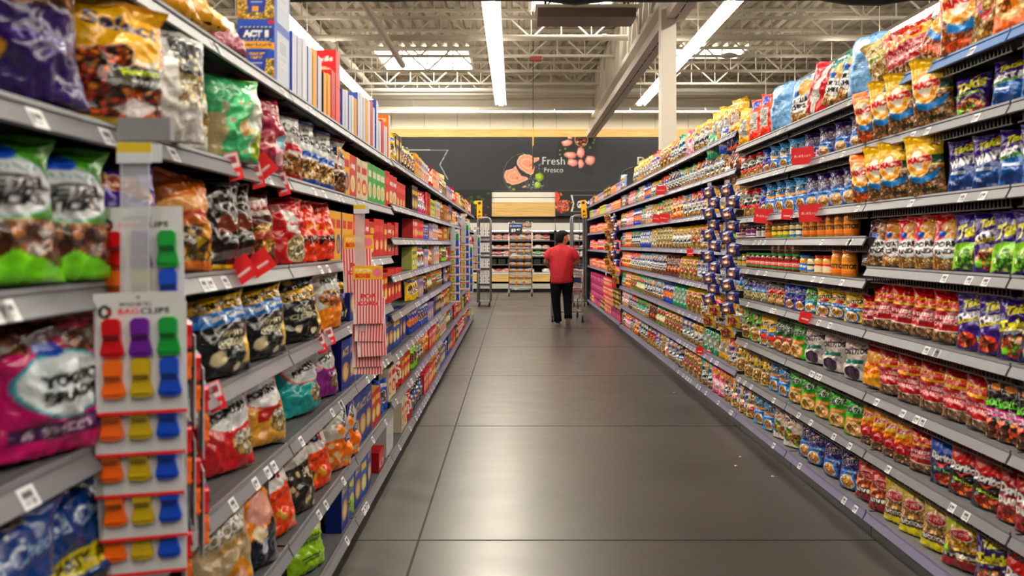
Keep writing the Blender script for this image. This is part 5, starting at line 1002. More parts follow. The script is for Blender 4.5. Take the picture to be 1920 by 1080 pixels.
for px, py, txt in [(445, 318, 'narrow red and white shelf tag under the rose maroon popcorn'), (487, 334, 'narrow red and white shelf tag left of the tilted flag'), (535, 350, 'narrow red and white shelf tag under blue and white corn bags'), (411, 748, 'red and white shelf tag above the glossy red popcorn bag'), (606, 648, 'red and white shelf tag below the cheddar bags'), (622, 634, 'red and white shelf tag below the small black popcorn bags')]:
    a = AL-.008; z = F*a/abs(px-VX); o = link('shelf_price_tag', redt, None, (-a, z, at(0, py, z)[2]-.03), (0, math.radians(-16), math.radians(42))); tag(o, txt, 'price tag', 'red shelf tags on the popcorn side')

cr_ = mat('crumb', 'd8b45a', .6)
for i, (px, py) in enumerate(((1388, 857), (1380, 874), (1449, 894), (1264, 736), (873, 720))):
    z = F*CH/(py-VY); b = MB(); b.quad_pts([(-.012, -.008, 0), (.013, -.006, .002), (.006, .012, 0), (-.008, .008, .004), (0, 0, .008)], [(0, 1, 4), (1, 2, 4), (2, 3, 4), (3, 0, 4), (3, 2, 1, 0)])
    tag(b.build('chip_crumb', cr_, loc=((px-VX)*z/F, z, .001)), 'tiny chip crumb on the floor, %s nearest to the viewer' % nth([3, 2, 1, 5, 4][i] if i else 3), 'crumb', 'crumbs on the floor')
# ---------------------------------------------------------------- mural on the back wall
MW0, MW1, MZ0, MZ1 = PX(700, 27.05), PX(1420, 27.05), PZ(360, 27.05), PZ(257, 27.05)
def mural():
    w, h = MW1-MW0, MZ1-MZ0; a = Art(w, h, '35373a', 1080)
    U = lambda px: (px-700)/720; V = lambda py: (360-py)/103
    def ln(x0, y0, x1, y1, t=1.1, c='e8e8e4'):
        dx, dy = x1-x0, y1-y0; L = math.hypot(dx, dy); nx, ny = -dy/L*t/2, dx/L*t/2
        a.p([(U(x0+nx), V(y0+ny)), (U(x1+nx), V(y1+ny)), (U(x1-nx), V(y1-ny)), (U(x0-nx), V(y0-ny))], c)
    for g_ in range(9): a.r(U(735+g_*57)-.0004, 0, U(735+g_*57)+.0004, 1, '2e3033')
    ln(760, 281, 840, 281.5); ln(840, 281, 825, 309); ln(825, 309, 840, 337); 
    for g_ in range(60):
        t = math.radians(90+g_*3.4); t2 = math.radians(90+(g_+1)*3.4); ln(983+39*math.cos(t), 327-39*math.sin(t), 983+39*math.cos(t2), 327-39*math.sin(t2), .5, 'b8b8b4')
    # two pork chops
    def chop(pts, c='eba98e', c2='f6cdb6', c3='dd8c76'):
        a.p([(U(x), V(y)) for x, y in pts], c2); cx = sum(p[0] for p in pts)/len(pts); cy_ = sum(p[1] for p in pts)/len(pts)
        a.p([(U(cx+(x-cx)*.9), V(cy_+(y-cy_)*.88)) for x, y in pts], c); a.p([(U(cx+(x-cx)*.6-1), V(cy_+(y-cy_)*.55)) for x, y in pts], c2); a.p([(U(cx+(x-cx)*.5-1), V(cy_+(y-cy_)*.42)) for x, y in pts], c); a.e(U(cx+4), V(cy_+3), .004, .03, c3)
    chop([(970, 300), (974, 293), (982, 289), (993, 290), (1002, 296), (1011, 295), (1010, 301), (1000, 306), (1002, 316), (1000, 325), (996, 329), (986, 324), (975, 317), (969, 308)])
    chop([(945, 327), (948, 320), (960, 317), (967, 311), (972, 322), (978, 330), (988, 332), (990, 337), (980, 341), (972, 345), (960, 347), (950, 342), (946, 335)])
    for x, y, r in ((1011, 332, .011), (1008, 347, .009)): a.e(U(x), V(y), r, r*7.0, '7f9a24'); a.e(U(x-1), V(y-1), r*.6, r*4.2, 'a9bf3c')
    for x, y in ((956, 351), (963, 355)): a.e(U(x), V(y), .004, .02, '8a9a3a')
    a.e(U(983), V(350), .006, .02, 'c8a88a', 30)
    R = np.random.RandomState(4)
    for _ in range(80): x, y = R.normal(999, 8), R.normal(345, 9); a.e(U(x), V(min(359, y)), .0009, .006, 'e8e6e0')
    for _ in range(20): x, y = R.normal(1013, 5), R.normal(318, 7); a.e(U(x), V(y), .0009, .006, 'd8d6d0')
    a.t('Fresh', U(1038), V(302), 42/720, 'eeeeea', 0, None, .0, h=15/103).t('Fresco', U(1038), V(319), 35/720, 'eeeeea', 0, None, .0, h=9/103)
    a.p([(U(1048), 1), (U(1041), V(300)), (U(1110), V(330)), (U(1124), 1)], '2b2c2f'); a.t('Fresh', U(1038), V(302), 42/720, 'eeeeea', 0, None, .0, h=15/103)
    for x, y, rx, ry, rt in ((1062, 268, 10, 5.5, 0), (1068, 259, 4, 2, 0), (1068, 291, 10.5, 6.5, -5), (1088, 286, 8, 9, 10), (1072, 305, 9.5, 7, 10), (1089, 307, 6, 8, 20), (1106, 300, 9, 8.5, 0)):
        for sc1, cc in ((1.08, 'c97f78'), (.9, 'e2a298'), (.6, 'edbcb0'), (.3, 'f6d6cd')):
            RR = np.random.RandomState(int(x)); pg = [(U(x-(1-sc1)*3+rx*sc1*math.cos(q*.7)*f_), V(y-(1-sc1)*2+ry*sc1*math.sin(q*.7)*f_)) for q, f_ in enumerate(RR.uniform(.78, 1.18, 9))]; a.p(pg, cc)
    a.e(U(1090), V(262), 13/720, 13/103, 'd9b98c'); a.e(U(1090), V(262), 11.5/720, 11.5/103, '3a2018').chips(U(1079.5), V(272), U(1100.5), V(258), ['8a2a1c', 'c86a4a', '4a5a24', 'e8c8a0', '2a1410'], 120, 'e'); a.r(0, V(257), 1, 1.1, '35373a')
    for x, y in ((1050, 282), (1050, 290), (1060, 279), (1114, 262), (1112, 268), (1106, 277)): a.e(U(x), V(y), .003, .02, '6f8a2a')
    a.t('Deli', U(1212), V(302), 34/720, 'eeeeea', 0, None, .0, h=15/103)
    a.e(U(1290), V(285), 42/720, 42/103, 'e8907a'); 
    for r_ in (36, 28, 20, 12): a.e(U(1290), V(285), r_/720, r_/103, 'f2b8a0' if r_ in (36, 20) else 'e08a74')
    return a
def panel(name, art, x0, z0, x1, z1, y, t, n, m=None, parent=None):
    nx = n; ny = max(2, int(n*(z1-z0)/(x1-x0))); U, V = np.meshgrid(np.linspace(0, 1, nx), np.linspace(0, 1, ny))
    Pt = np.stack([x0+U*(x1-x0), np.full_like(U, y), z0+V*(z1-z0)], -1).reshape(-1, 3)
    C = art.sample(U.ravel()*.9999, V.ravel()*.9999); ps = [grid_mesh('', Pt, C, ny, nx, None)]
    ec = np.tile(hx(art.bg), (8, 1)); B = np.array([(x0,y+.0002,z0),(x1,y+.0002,z0),(x1,y+t,z0),(x0,y+t,z0),(x0,y+.0002,z1),(x1,y+.0002,z1),(x1,y+t,z1),(x0,y+t,z1)])
    ps.append((B, np.array([(0,3,2,1),(4,5,6,7),(1,2,6,5),(2,3,7,6),(3,0,4,7)]), ec))
    return link(name, assemble(name, ps, m or M_print, smooth=False), parent)
tag(panel('wall_mural', mural(), MW0, MZ0, MW1, MZ1, 27.02, .18, 1000), 'long charcoal mural with meat pictures and Fresh Fresco lettering on back wall', 'wall mural')
a = Art(54, 50, '17181a', 110).dots('3a5a28', 12, .05, 3, (.2, .2, 1, .9)).dots('8a2a20', 5, .03, 6).e(.55, .5, .06, .06, 'c8d83a').r(.0, .96, 1, 1, '3a3a38')
tag(panel('picture_board', a, PX(855, 26.85), PZ(405, 26.85), PX(922, 26.85), PZ(354, 26.85), 26.85, .15, 60), 'black picture board with dark vegetables, popcorn side end', 'sign board')
a = Art(190, 50, '1a1a1d', 300).r(0, .95, 1, 1, '45423e').e(.07, .36, .06, .24, 'd8604a').chips(.0, .1, .14, .62, ['e07a5e', 'c84a3a', 'f0a088'], 30, 'e').e(.015, .72, .03, .2, 'd8503a').dots('c8902a', 14, .008, 5, (.02, .1, .2, .9)).t('GROUND', .32, .44, .22, 'f0f0ee', 0, None, .06, h=.28)
for q in ((.15, .78, .52, .80), (.15, .16, .52, .18)): a.r(*q, 'e8e8e4')
a.p([(.15, .80), (.165, .80), (.185, .48), (.165, .16), (.15, .16), (.17, .48)], 'e8e8e4')
tag(panel('picture_board', a, PX(1041, 26.85), PZ(405, 26.85), PX(1235, 26.85), PZ(356, 26.85), 26.85, .15, 260), 'black picture board with ground meat and ribbon lettering above the meat cases', 'sign board')
# ---------------------------------------------------------------- meat cases along the back
FY = 25.6
M_case = mat('case_grey', 'b9b6ae', .35); M_lit = mat('case_back_dark', '2b2523', .5); M_cs = mat('case_shelf', '3c3937', .4)
pk = {}
def pack(kind):
    if kind in pk: return pk[kind]
    cols = {'pink': 'd8877a', 'red': 'a8262a', 'pale': 'e0b09e', 'green': '4a8a4a', 'white': 'e8e2da'}; c = cols[kind]
    b = MB(); b.box(-.11, -.08, 0, .11, .08, .02); tr = b.mesh('tray', mat('tray_white', 'ece8e4', .4))
    m = MB(); n = 12
    P_ = []; 
    for i in range(5):
        r = [1, .95, .8, .5, .01][i]; z = [.02, .04, .055, .065, .068][i]
        for k in range(n): t = 2*math.pi*k/n; P_.append((.10*r*math.cos(t)*(1+.08*math.sin(3*t)), .07*r*math.sin(t), z))
    f = [(i*n+k, i*n+(k+1) % n, (i+1)*n+(k+1) % n, (i+1)*n+k) for i in range(4) for k in range(n)]; m.quad_pts(P_, f)
    pk[kind] = (tr, m.mesh('meat', mat('meat_'+kind, c, .25, noise=.25, nscale=20, coat=.6), True)); return pk[kind]
shelfz = [.62, .87, 1.12, 1.36, 1.62, 1.88]
nc = 0
for ci, x0 in enumerate((-3.6, -1.15, 1.3, 3.75)):
    x1 = x0+2.44; o = empty('refrigerated_case', (x0, FY, 0), 0, 'open refrigerated meat case on the back wall, %s from the popcorn side' % nth(ci+1), 'refrigerated case', 'refrigerated meat cases'); W = 2.44
    MB().box(0, .9, 0, W, 1.3, 2.3).box(0, .02, .0, .03, .9, 2.3).box(W-.03, .02, 0, W, .9, 2.3).build('case_body', M_lit, o)
    MB().box(0, -.05, PZ(432, FY), W, .5, PZ(418, FY)).build('canopy', mat('canopy_white', 'd6d2c8', .4), o)
    MB().box(.04, .02, 2.135, W-.04, .4, 2.14).build('canopy_top', M_dark, o)
    MB().box(0, 0, PZ(528, FY), W, .9, PZ(514, FY)).build('wood_front', wood, o)
    MB().box(0, -.06, PZ(541, FY), W, .2, PZ(532, FY)).build('bumper', M_case, o); MB().box(0, .1, 0, W, .3, PZ(541, FY)).build('kick_plate', M_black, o)
    MB().box(0, -.01, PZ(514, FY), W, .02, PZ(511, FY)).build('front_rail', mat('front_rail_white', 'ded8d0', .4), o)
    MB().box(.05, .1, PZ(433.5, FY), W-.05, .14, PZ(432, FY)).build('case_lamp', mat('case_lamp', 'ffffff', emit='fff0e0', es=2.5), o)
    for si, z_ in enumerate(shelfz):
        s = MB().box(.03, .12+.03*si, z_-.02, W-.03, .9, z_).build('shelf', M_cs, o)
        if si: MB().box(.03, .10+.03*si, z_-.03, W-.03, .12+.03*si, z_+.005).build('shelf_edge', mat('shelf_edge_dark', '565250', .4), s)
    if x0 > 3: continue
    for si, z_ in enumerate(shelfz):
        x = x0+.16
        while x < x1-.12:
            if rnd.random() < .97 and abs(x) < 2.6:
                kd = rnd.choice(['pink', 'pink', 'pale', 'red', 'pink', 'white'] if si not in (2,) else ['red', 'green', 'pink', 'white'])
                stack = 1 if si in (0, 3) else 2
                if si == 1: kd = None
                for q in range(stack):
                    if kd is None: continue
                    nc += 1; m_ = pack(kd); t = empty('meat_pack', (x, FY+.24+.03*si, z_+.085*q+.035), rnd.uniform(-.1, .1)); t.rotation_euler[0] = math.radians(24); t.scale = (1.1, 1, 1.25); row_ = ['lowest', 'second', 'third', 'fourth', 'fifth', 'top'][si]
                    tag(t, '%s meat pack, number %d along the %s case shelf%s' % (kd, int((x+3.6)/.25), row_, ', upper of two' if q else ''), 'meat pack', 'meat packs in the cases')
                    link('tray', m_[0], t); link('meat', m_[1], t)
            x += .25
    for q in range(8):
        xx = x0+.2+.28*q
        if abs(xx) < 2.6: tag(MB().box(-.11, -.05, 0, .11, .1, .16).box(-.03, -.052, .12, .03, -.05, .15).build('meat_carton', M_black, loc=(xx, FY+.3, .872)), 'black carton number %d on the second case shelf' % int((xx+3.6)/.28), 'carton', 'black cartons in the cases')
# ---------------------------------------------------------------- bread rack
RY = 23.4; rc = PX(976, RY)
o = empty('bread_rack', (rc, RY, 0), 0, 'tall wire bread rack on wheels standing in front of the meat cases', 'rack')
f = MB()
for sx in (-1, 1):
    for sy in (0, .45): f.tube([(sx*.33, sy, .2), (sx*.33, sy, 2.12)], .014, 8)
    f.tube([(sx*.33, 0, .2), (sx*.33, .45, .2)], .014, 8); f.tube([(sx*.33, 0, 2.12), (sx*.33, .45, 2.12)], .014, 8)
    f.tube([(sx*.16, 0, 2.08), (sx*.18, 0, 2.16), (sx*.22, 0, 2.16), (sx*.24, 0, 2.08)], .01, 6)
for z_ in (.2, 2.1): f.tube([(-.33, 0, z_), (.33, 0, z_)], .012, 8); f.tube([(-.33, .45, z_), (.33, .45, z_)], .012, 8)
f.build('frame', M_chrome, o, smooth=True)
for i in range(10):
    z_ = .30+i*.183; s = MB(); s.tube([(-.32, -.02, z_), (.32, -.02, z_)], .006, 6); s.tube([(-.32, -.02, z_+.03), (.32, -.02, z_+.03)], .005, 6)
    for k in range(12): s.tube([(-.3+.055*k, -.02, z_), (-.3+.055*k, .42, z_+.02)], .004, 4)
    s.build('wire_shelf', M_dark, o)
for sx in (-1, 1):
    for sy in (0, .45):
        c = MB(); c.lathe([(.055, -.02), (.06, -.015), (.06, .015), (.055, .02)], 16, (sx*.33, sy, .06), 'x'); w_ = c.build('caster', M_rub, o); MB().box(sx*.33-.03, sy-.02, .08, sx*.33+.03, sy+.02, .2).build('fork', M_chrome, w_)
bl = MB(); n = 16; rings = []
for i in range(9):
    x = -.105+.21*i/8; r = .052*(1-abs(x/.118)**4)**.5*(1+.03*math.sin(i*2.1))
    rings.append((r, x))
bl.lathe(rings, n, (0, 0, .055), 'x'); loaf = bl.mesh('bread_loaf', mat('bread_brown', 'c9812f', .28, noise=.2, nscale=18, coat=.5), True)
lbm = MB().lathe([(.0535, -.035), (.055, -.03), (.055, .03), (.0535, .035)], 16, (0, 0, .055), 'x').mesh('loaf_label', mat('loaf_label', '8a93ac', .4), True)
for i in range(10):
    for k in range(3):
        if i == 9 and k == 0: continue
        l = empty('bread_bag', (rc-.213+.213*k, RY+.06, .325+i*.183 if i < 9 else 1.98), 0, 'bread bag, %s on the %s rack shelf up' % (['first', 'middle', 'last'][k], nth(i+1)), 'bread', 'bread bags on the rack')
        link('bread_loaf', loaf, l); link('loaf_label', lbm, l)
a = Art(.36, .28, '2b2d33', 120).r(0, .62, 1, 1, '274a8c').t('Low Price', .6, .8, .6, 'ffffff', 0, None, .03, h=.14).e(.16, .8, .08, .1, 'd8a040').t('$3', .34, .33, .34, 'ffffff', 0, None, .05, h=.34).t('47', .72, .42, .28, 'ffffff', 0, None, .04, h=.22)
tag(panel('price_sign', a, PX(954, RY-.06), PZ(438, RY-.06), PX(979, RY-.06), PZ(420, RY-.06), RY-.06, .01, 120), 'blue and black price sign reading $3.47 on the bread rack', 'sign')
# ---------------------------------------------------------------- tall roll cages at the aisle ends
def cage(x0, x1, y, dpt, h, label, nsh):
    o = empty('roll_cage', (x0, y, 0), 0, label, 'roll cage'); W = x1-x0; f = MB(); m = mat('cage_grey', '8b8c90', .35, metal=.7)
    for yy in (0, dpt):
        f.tube([(.02, yy, .1), (.02, yy, h-.06), (.05, yy, h-.01), (.1, yy, h), (W-.1, yy, h), (W-.05, yy, h-.01), (W-.02, yy, h-.06), (W-.02, yy, .1)], .02, 8)
        f.tube([(0, yy, .12), (W, yy, .12)], .015, 6)
    f.build('frame', m, o, smooth=True)
    g = MB()
    for i in range(1, int(W/.06)): g.tube([(i*.06, 0 if i % 3 == 0 else dpt, .12), (i*.06, 0 if i % 3 == 0 else dpt, h)], .004, 4)
    for sx in (.02, W-.02):
        for i in range(1, int(dpt/.08)): g.tube([(sx, i*.08, .12), (sx, i*.08, h-.05)], .004, 4)
        for k in range(6): g.tube([(sx, 0, .3+.33*k), (sx, dpt, .3+.33*k)], .005, 4)
    g.build('wire_panel', m, o)
    zs_ = [.12+(h-.25)*k/nsh for k in range(nsh)]
    for z_ in zs_: MB().box(.02, 0, z_-.012, W-.02, dpt, z_+.012).build('cage_shelf', m, o)
    for sx in (.05, W-.05):
        for yy in (.03, dpt-.03): MB().lathe([(.04, -.015), (.045, -.01), (.045, .01), (.04, .015)], 12, (sx, yy, .045), 'x').build('caster', M_rub, o)
    return zs_
zl = cage(PX(894, 19.6), PX(921, 19.6), 19.6, .6, 2.14, 'tall grey wire roll cage of white cartons at the popcorn side end', 5)
ct = Art(.12, .28, 'dcdad6', 40).e(.5, .66, .14, .06, '3a3a3e').e(.5, .36, .14, .06, '3a3a3e').r(0, 0, 1, .14, '2c2430')
cm = box_mesh('white_carton', ct, .10, .27, .3, 'cfcdc8', nx=22)
n = 0
for z_ in zl[1:]:
    for k in range(3): n += 1; tag(link('white_carton', cm, None, (PX(894, 19.6)+.075+.105*k, 19.66, z_+.014)), 'white carton with dark dots in the roll cage, %s counting from below' % nth(n), 'carton', 'white cartons in the roll cage')
cage(PX(1073, 19.6), PX(1101, 19.6), 19.7, .8, 2.2, 'tall empty grey roll cage at the chip side end', 3)
# yellow tall signs over the cages, thin hanging banner
for px, py, tl, lab in ((893, 376, 0, 'yellow upright safety sign above the popcorn side roll cage'), (1090, 375, -5, 'tilted yellow upright safety sign beside the chip side roll cage')):
    a = Art(.12, .4, 'f0b414', 50).e(.5, .85, .3, .08, '2a2414').p([(.5, .46), (.25, .3), (.75, .3)], '2a2414').r(.25, .1, .75, .16, '2a2414').r(.25, .02, .35, .16, '2a2414')
    z_ = 19.5; me_ = box_mesh('safety_sign', a, .13, .42, .012, 'd89c10', nx=40, m=M_print); zz = at(0, py+33, z_)[2]
    o = empty('safety_sign', (PX(px+6, z_), z_, zz), 0, lab, 'sign'); link('sign_board', me_, o, rot=(0, math.radians(tl), 0)); MB().tube([(0, .02, -zz), (0, .02, .1)], .01, 6).build('sign_pole', M_dark, o)
hb_ = empty('hanging_aisle_banner', (PX(1000, 21.5), 21.5, 0), 0, 'thin black and yellow hanging aisle banner seen edge on', 'banner')
z0_, z1_ = PZ(313, 21.5), PZ(234, 21.5)
MB().box(-.012, 0, z0_, .012, .7, z1_-.55).build('banner_panel', M_black, hb_); MB().box(-.012, 0, z1_-.55, .012, .5, z1_-.05).build('banner_top', mat('banner_yellow', 'd8a83a', .5), hb_)
MB().tube([(0, .2, z1_-.05), (0, .2, HD+.1)], .006, 4).tube([(0, .45, z1_-.05), (0, .45, HD+.1)], .006, 4).build('banner_wire', M_dark, hb_)
# end of aisle upright black boards above the shelves
bb = MB(); bb.tube([(2.0, 16.0, 2.46), (2.05, 16.0, 2.72), (2.15, 16.0, 2.93), (2.3, 16.0, 3.0), (3.0, 16.0, 3.02)], .016, 6)
tag(bb.build('looped_wire_frame', M_dark), 'dark looped wire frame rising above the far chip shelves', 'wire frame')
MB().box(1.80, 20.12, 0, 2.25, 20.2, 2.50).build('end_panel', mat('navy_panel', '141a30', .5)); tag(bpy.data.objects['end_panel'], 'navy end panel closing the far end of the chip shelves', 'end panel')

# ---------------------------------------------------------------- shopping cart
SY = 16.0; cx_ = PX(1062, SY)
o = empty('shopping_cart', (cx_, SY, 0), 0, 'grey wire shopping cart pushed by the person in red', 'shopping cart')
f = MB(); m = mat('cart_metal', 'a4a6aa', .35, metal=.5)
for sx in (-1, 1):
    f.tube([(sx*.30, -.25, 1.02), (sx*.30, -.22, .52), (sx*.26, -.18, .48), (sx*.26, .55, .40), (sx*.27, .6, .16)], .016, 8)
    f.tube([(sx*.27, -.2, .5), (sx*.30, -.28, .15)], .016, 8); f.tube([(sx*.30, -.28, .17), (sx*.26, .6, .17)], .013, 8)
f.tube([(-.30, -.28, .2), (.30, -.28, .2)], .011, 6)
f.build('frame', m, o, smooth=True)
b = MB()
def rim(z, x0, y0, x1): return [(-x0, y0, z), (x0, y0, z), (x1, .75, z), (-x1, .75, z), (-x0, y0, z)]
for t in range(8): z = .52+.065*t; b.tube(rim(z, .25+.05*t/7, -.2, .20+.05*t/7), .0045 if t < 7 else .009, 4, False)
for i in range(11):
    u = -1+.2*i; b.tube([(u*.25, -.2, .52), (u*.30, -.2, .975)], .0035, 4); b.tube([(u*.20, .75, .52), (u*.25, .75, .975)], .0035, 4); b.tube([(u*.25, -.2, .52), (u*.20, .75, .52)], .0035, 4)
for i in range(14):
    v = i/13; 
    for sx in (-1, 1): b.tube([(sx*(.25-.05*v), -.2+.95*v, .52), (sx*(.30-.05*v), -.2+.95*v, .975)], .0035, 4)
b.build('basket', m, o)
MB().tube([(-.3, -.3, 1.05), (.3, -.3, 1.05)], .018, 10).build('handle', mat('cart_blue', '1c4a9a', .4), o)
MB().box(-.27, -.215, .76, .27, -.205, .86).build('child_seat_flap', mat('cart_blue', '1c4a9a', .4), o)
for sx in (-1, 1):
    for yy in (-.30, .6):
        w_ = MB().lathe([(.055, -.016), (.066, -.012), (.066, .012), (.055, .016)], 18, (sx*.29 if yy < 0 else sx*.26, yy, .067), 'x').build('wheel', M_rub, o, smooth=False)
        MB().box((sx*.29 if yy < 0 else sx*.26)-.022, yy-.02, .07, (sx*.29 if yy < 0 else sx*.26)+.022, yy+.02, .17).build('wheel_fork', m, w_)
gb = MB().lathe([(.0, 0), (.035, 0), (.035, .13), (.012, .17), (.012, .2)], 12).build('green_bottle', mat('green_bottle', '1f9a4a', .2), loc=(cx_-.2, SY-.12, .525), smooth=True); tag(gb, 'small green bottle standing in the shopping cart', 'bottle')
pkc = pack('pale'); t_ = empty('meat_pack', (cx_+.16, SY-.05, .53), .1, 'pale meat pack lying inside the shopping cart', 'meat pack'); link('tray', pkc[0], t_); link('meat', pkc[1], t_)
t_ = empty('meat_pack', (cx_+.16, SY-.05, .60), .2, 'pink meat pack on top of another inside the shopping cart', 'meat pack'); link('tray', pack('pink')[0], t_); link('meat', pack('pink')[1], t_)

# ---------------------------------------------------------------- the person
def skin(name, verts, edges, radii, m, parent=None, root=0, sub=2, smooth=True):
    me = bpy.data.meshes.new(name); me.from_pydata(verts, edges, []); o = link(name, me, parent)
    md = o.modifiers.new('s', 'SKIN'); 
    for i, r in enumerate(radii):
        d_ = me.skin_vertices[0].data[i]; d_.radius = r if isinstance(r, tuple) else (r, r); d_.use_root = (i == root)
    md.use_smooth_shade = True; s = o.modifiers.new('d', 'SUBSURF'); s.levels = s.render_levels = sub
    bpy.context.view_layer.update(); ev = o.evaluated_get(bpy.context.evaluated_depsgraph_get()); me2 = bpy.data.meshes.new_from_object(ev)
    o.modifiers.clear(); o.data = me2; me2.materials.clear(); me2.materials.append(m); return o
PY_ = 15.3; px_ = PX(1053, PY_)
per = empty('person', (px_, PY_, 0), 0, 'person with short black hair in red t-shirt and dark jeans pushing a cart', 'person')
M_skin = mat('skin', 'a87452', .5); M_red = mat('shirt_red', 'b81a2a', .75, bump=.6, bscale=9, noise=.12, nscale=5); M_jean = mat('jeans_navy', '0b0e18', .9, bump=.4, bscale=10, spec=.15); M_hair = mat('hair_black', '080708', .7, bump=.6, bscale=60, spec=.2)
# body (local: +y away from the camera). pelvis, spine, neck, head, arms, legs
Vb = [(0, 0, .90), (0, 0, 1.10), (0, .01, 1.28), (0, 0, 1.39), (.005, .01, 1.52), (.01, .02, 1.58),
      (-.20, 0, 1.365), (-.298, .03, 1.16), (-.20, .22, 1.07), (-.17, .34, 1.06),
      (.20, 0, 1.365), (.305, .02, 1.17), (.24, .22, 1.09), (.20, .33, 1.06),
      (-.10, 0, .84), (-.105, .03, .47), (-.07, 0, .09), (.10, 0, .84), (.115, .10, .48), (.115, -.12, .15)]
Eb = [(0,1),(1,2),(2,3),(3,4),(4,5),(3,6),(6,7),(7,8),(8,9),(3,10),(10,11),(11,12),(12,13),(0,14),(14,15),(15,16),(0,17),(17,18),(18,19)]
Rb = [(.13,.09),(.12,.09),(.12,.09),(.07,.06),.05,.055, .055,.052,.042,.034, .055,.055,.044,.034, .08,.05,.035,.08,.05,.035]
skin('body', Vb, Eb, Rb, M_skin, per)
def ell_loft(rings, n=20):
    """rings: (cx, cy, z, rx, ry, yawdeg)"""
    b = MB(); P_ = []
    for cx, cy, z, rx, ry, yw in rings:
        c_, s_ = math.cos(math.radians(yw)), math.sin(math.radians(yw))
        for k in range(n):
            t = 2*math.pi*k/n; x = rx*math.cos(t); y = ry*math.sin(t); P_.append((cx+x*c_-y*s_, cy+x*s_+y*c_, z))
    f = [(i*n+k, i*n+(k+1) % n, (i+1)*n+(k+1) % n, (i+1)*n+k) for i in range(len(rings)-1) for k in range(n)]
    f += [tuple(range(n))[::-1], tuple((len(rings)-1)*n+k for k in range(n))]
    return b.quad_pts(P_, f)
# head turned to the right, with face, ears, hair
YW = -62
hd = ell_loft([(.01,.03,1.50,.05,.055,YW),(.012,.035,1.535,.062,.075,YW),(.015,.04,1.57,.072,.088,YW),(.015,.035,1.61,.077,.094,YW),(.015,.03,1.65,.077,.096,YW),(.015,.025,1.69,.070,.088,YW),(.015,.02,1.72,.045,.06,YW),(.015,.02,1.735,.01,.015,YW)])
c_, s_ = math.cos(math.radians(YW)), math.sin(math.radians(YW))
def hp(x, y, z): return (.015+x*c_-y*s_, .03+x*s_+y*c_, z)
hd.tube([hp(0, .08, 1.635), hp(0, .112, 1.60), hp(0, .09, 1.592)], [.008, .013, .010], 8)       # nose
hd.tube([hp(-.022, .085, 1.562), hp(0, .094, 1.562), hp(.022, .085, 1.562)], .006, 6)                  # mouth
for sx in (-1, 1): hd.tube([hp(sx*.076, .0, 1.65), hp(sx*.088, -.012, 1.635), hp(sx*.085, -.008, 1.60), hp(sx*.075, .005, 1.588)], [.008, .012, .011, .006], 8)
hd.v = [((x-.012)*1.2+.012, (y-.03)*1.2+.03, (z-1.50)*1.12+1.478) for x, y, z in hd.v]
h_ = hd.build('head', M_skin, per, smooth=True)
ey = MB()
for sx in (-1, 1): ey.lathe([(.002, -.011), (.010, -.005), (.010, .005), (.002, .011)], 10, hp(sx*.03, .082, 1.632), 'x')
ey.v = [((x-.012)*1.2+.012, (y-.03)*1.2+.03, (z-1.50)*1.12+1.478) for x, y, z in ey.v]
ey.build('eyes', mat('eye_white', 'e8e4e0', .2), h_)
hr_ = ell_loft([(-.028,.0,1.545,.050,.042,YW),(-.034,-.002,1.575,.072,.058,YW),(-.034,.0,1.61,.080,.066,YW),(-.022,.004,1.65,.084,.078,YW),(.004,.010,1.69,.084,.100,YW),(.014,.018,1.73,.068,.088,YW),(.014,.02,1.752,.035,.045,YW),(.014,.02,1.757,.008,.01,YW)])
hr_.v = [((x-.012)*1.2+.012, (y-.03)*1.2+.03, (z-1.50)*1.12+1.478) for x, y, z in hr_.v]
hr_.build('hair', M_hair, per, smooth=True)
# shirt: one loft for the torso and two sleeves, with folds
def fold(rings): return rings
sh = ell_loft([(0,0,.77,.205,.155,0),(0,0,.80,.215,.165,0),(.0,0,.90,.212,.17,0),(-.003,0,1.0,.218,.17,0),(0,0,1.10,.222,.168,0),(0,0,1.20,.228,.16,0),(0,0,1.30,.238,.15,0),(0,0,1.37,.232,.14,0),(0,0,1.42,.195,.12,0),(0,.005,1.46,.13,.095,0),(0,.01,1.49,.075,.075,0),(0,.012,1.50,.068,.07,0)], 28)
for k, (x, y, z) in enumerate(sh.v):
    amp = .007; sh.v[k] = (x*(1+.02*math.sin(z*37+x*14)), y+amp*math.sin(z*31+x*22)+amp*math.sin(x*40-z*9), z+(.010*math.sin(x*15) if z < .79 else 0))
sh.build('t_shirt', M_red, per, smooth=True)
for sgn in (-1, 1):
    s_x = sgn; b = MB(); b.tube([(s_x*.12, .0, 1.405), (s_x*.195, .0, 1.375), (s_x*.236, .008, 1.32), (s_x*.262, .015, 1.255), (s_x*.270, .02, 1.235)], [.055, .076, .078, .075, .077], 18); b.build('sleeve', M_red, per, smooth=True)
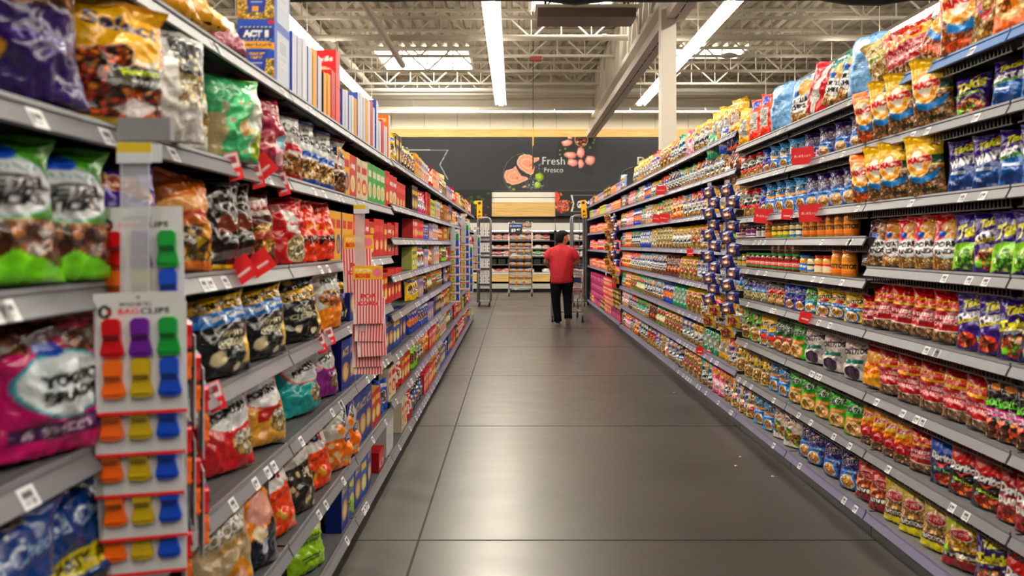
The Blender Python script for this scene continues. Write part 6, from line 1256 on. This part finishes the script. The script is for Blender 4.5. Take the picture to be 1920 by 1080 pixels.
def hand(sgn):
    v = [(sgn*.20, .33, 1.06)]; hv = [(sgn*.20, .33, 1.06), (sgn*.195, .38, 1.055), (sgn*.19, .42, 1.06)]; e = [(0, 1), (1, 2)]; r = [.026, (.034, .018), (.030, .016)]
    for i, off in enumerate((-.027, -.009, .009, .027)):
        n0 = len(hv); L = [.9, 1.0, .95, .78][i]
        hv += [(sgn*.19+off, .445, 1.07), (sgn*.19+off, .445+.028*L, 1.075), (sgn*.19+off, .445+.042*L, 1.05), (sgn*.19+off, .445+.03*L, 1.03)]; e += [(2, n0), (n0, n0+1), (n0+1, n0+2), (n0+2, n0+3)]; r += [.010, .0095, .009, .008]
    n0 = len(hv); hv += [(sgn*.19-sgn*.035, .40, 1.045), (sgn*.19-sgn*.045, .43, 1.03), (sgn*.19-sgn*.035, .45, 1.02)]; e += [(1, n0), (n0, n0+1), (n0+1, n0+2)]; r += [.012, .010, .009]
    return skin('hand', hv, e, r, M_skin, per)
hand(-1); hand(1)
# trousers
def leg(pts, rs):
    b = MB(); b.tube(pts, rs, 18); return b
j = ell_loft([(0,0,.84,.175,.135,0),(0,0,.90,.20,.15,0),(0,0,.86,.185,.15,0)], 24)
t1 = MB(); t1.tube([(-.095, 0, .93), (-.10, 0, .80), (-.105, .01, .66), (-.107, .03, .47), (-.09, .015, .28), (-.075, 0, .12), (-.072, 0, .055)], [.118, .125, .105, .086, .078, .073, .078], 20)
t1.tube([(.095, 0, .93), (.10, 0, .80), (.11, .05, .66), (.115, .09, .49), (.118, .02, .32), (.118, -.08, .18), (.117, -.115, .135)], [.118, .125, .105, .086, .078, .072, .076], 20)
t1.lathe([(.17, .80), (.185, .86), (.185, .93), (.17, .96)], 24); t1.v = [(x, y*.8 if z > .79 else y, z) for x, y, z in t1.v]
t1.build('trousers', M_jean, per, smooth=True)
M_shoe = mat('shoe_dark', '26262c', .6); M_sole = mat('shoe_sole', 'c8c4bc', .6)
def shoe(loc, rx):
    o = MB(); 
    b = ell_loft([(0,.06,0.02,.045,.14,0),(0,.06,.045,.045,.14,0),(0,.04,.07,.042,.115,0),(0,.0,.10,.038,.07,0),(0,-.02,.125,.036,.05,0)], 18); s = b.build('shoe', M_shoe, per, smooth=True, loc=loc, rot=(math.radians(rx), 0, 0))
    ell_loft([(0,.06,0,.046,.142,0),(0,.06,.022,.048,.146,0)], 18).build('sole', M_sole, s); return s
shoe((-.07, -.0, 0), 0); shoe((.12, -.10, .13), -58)
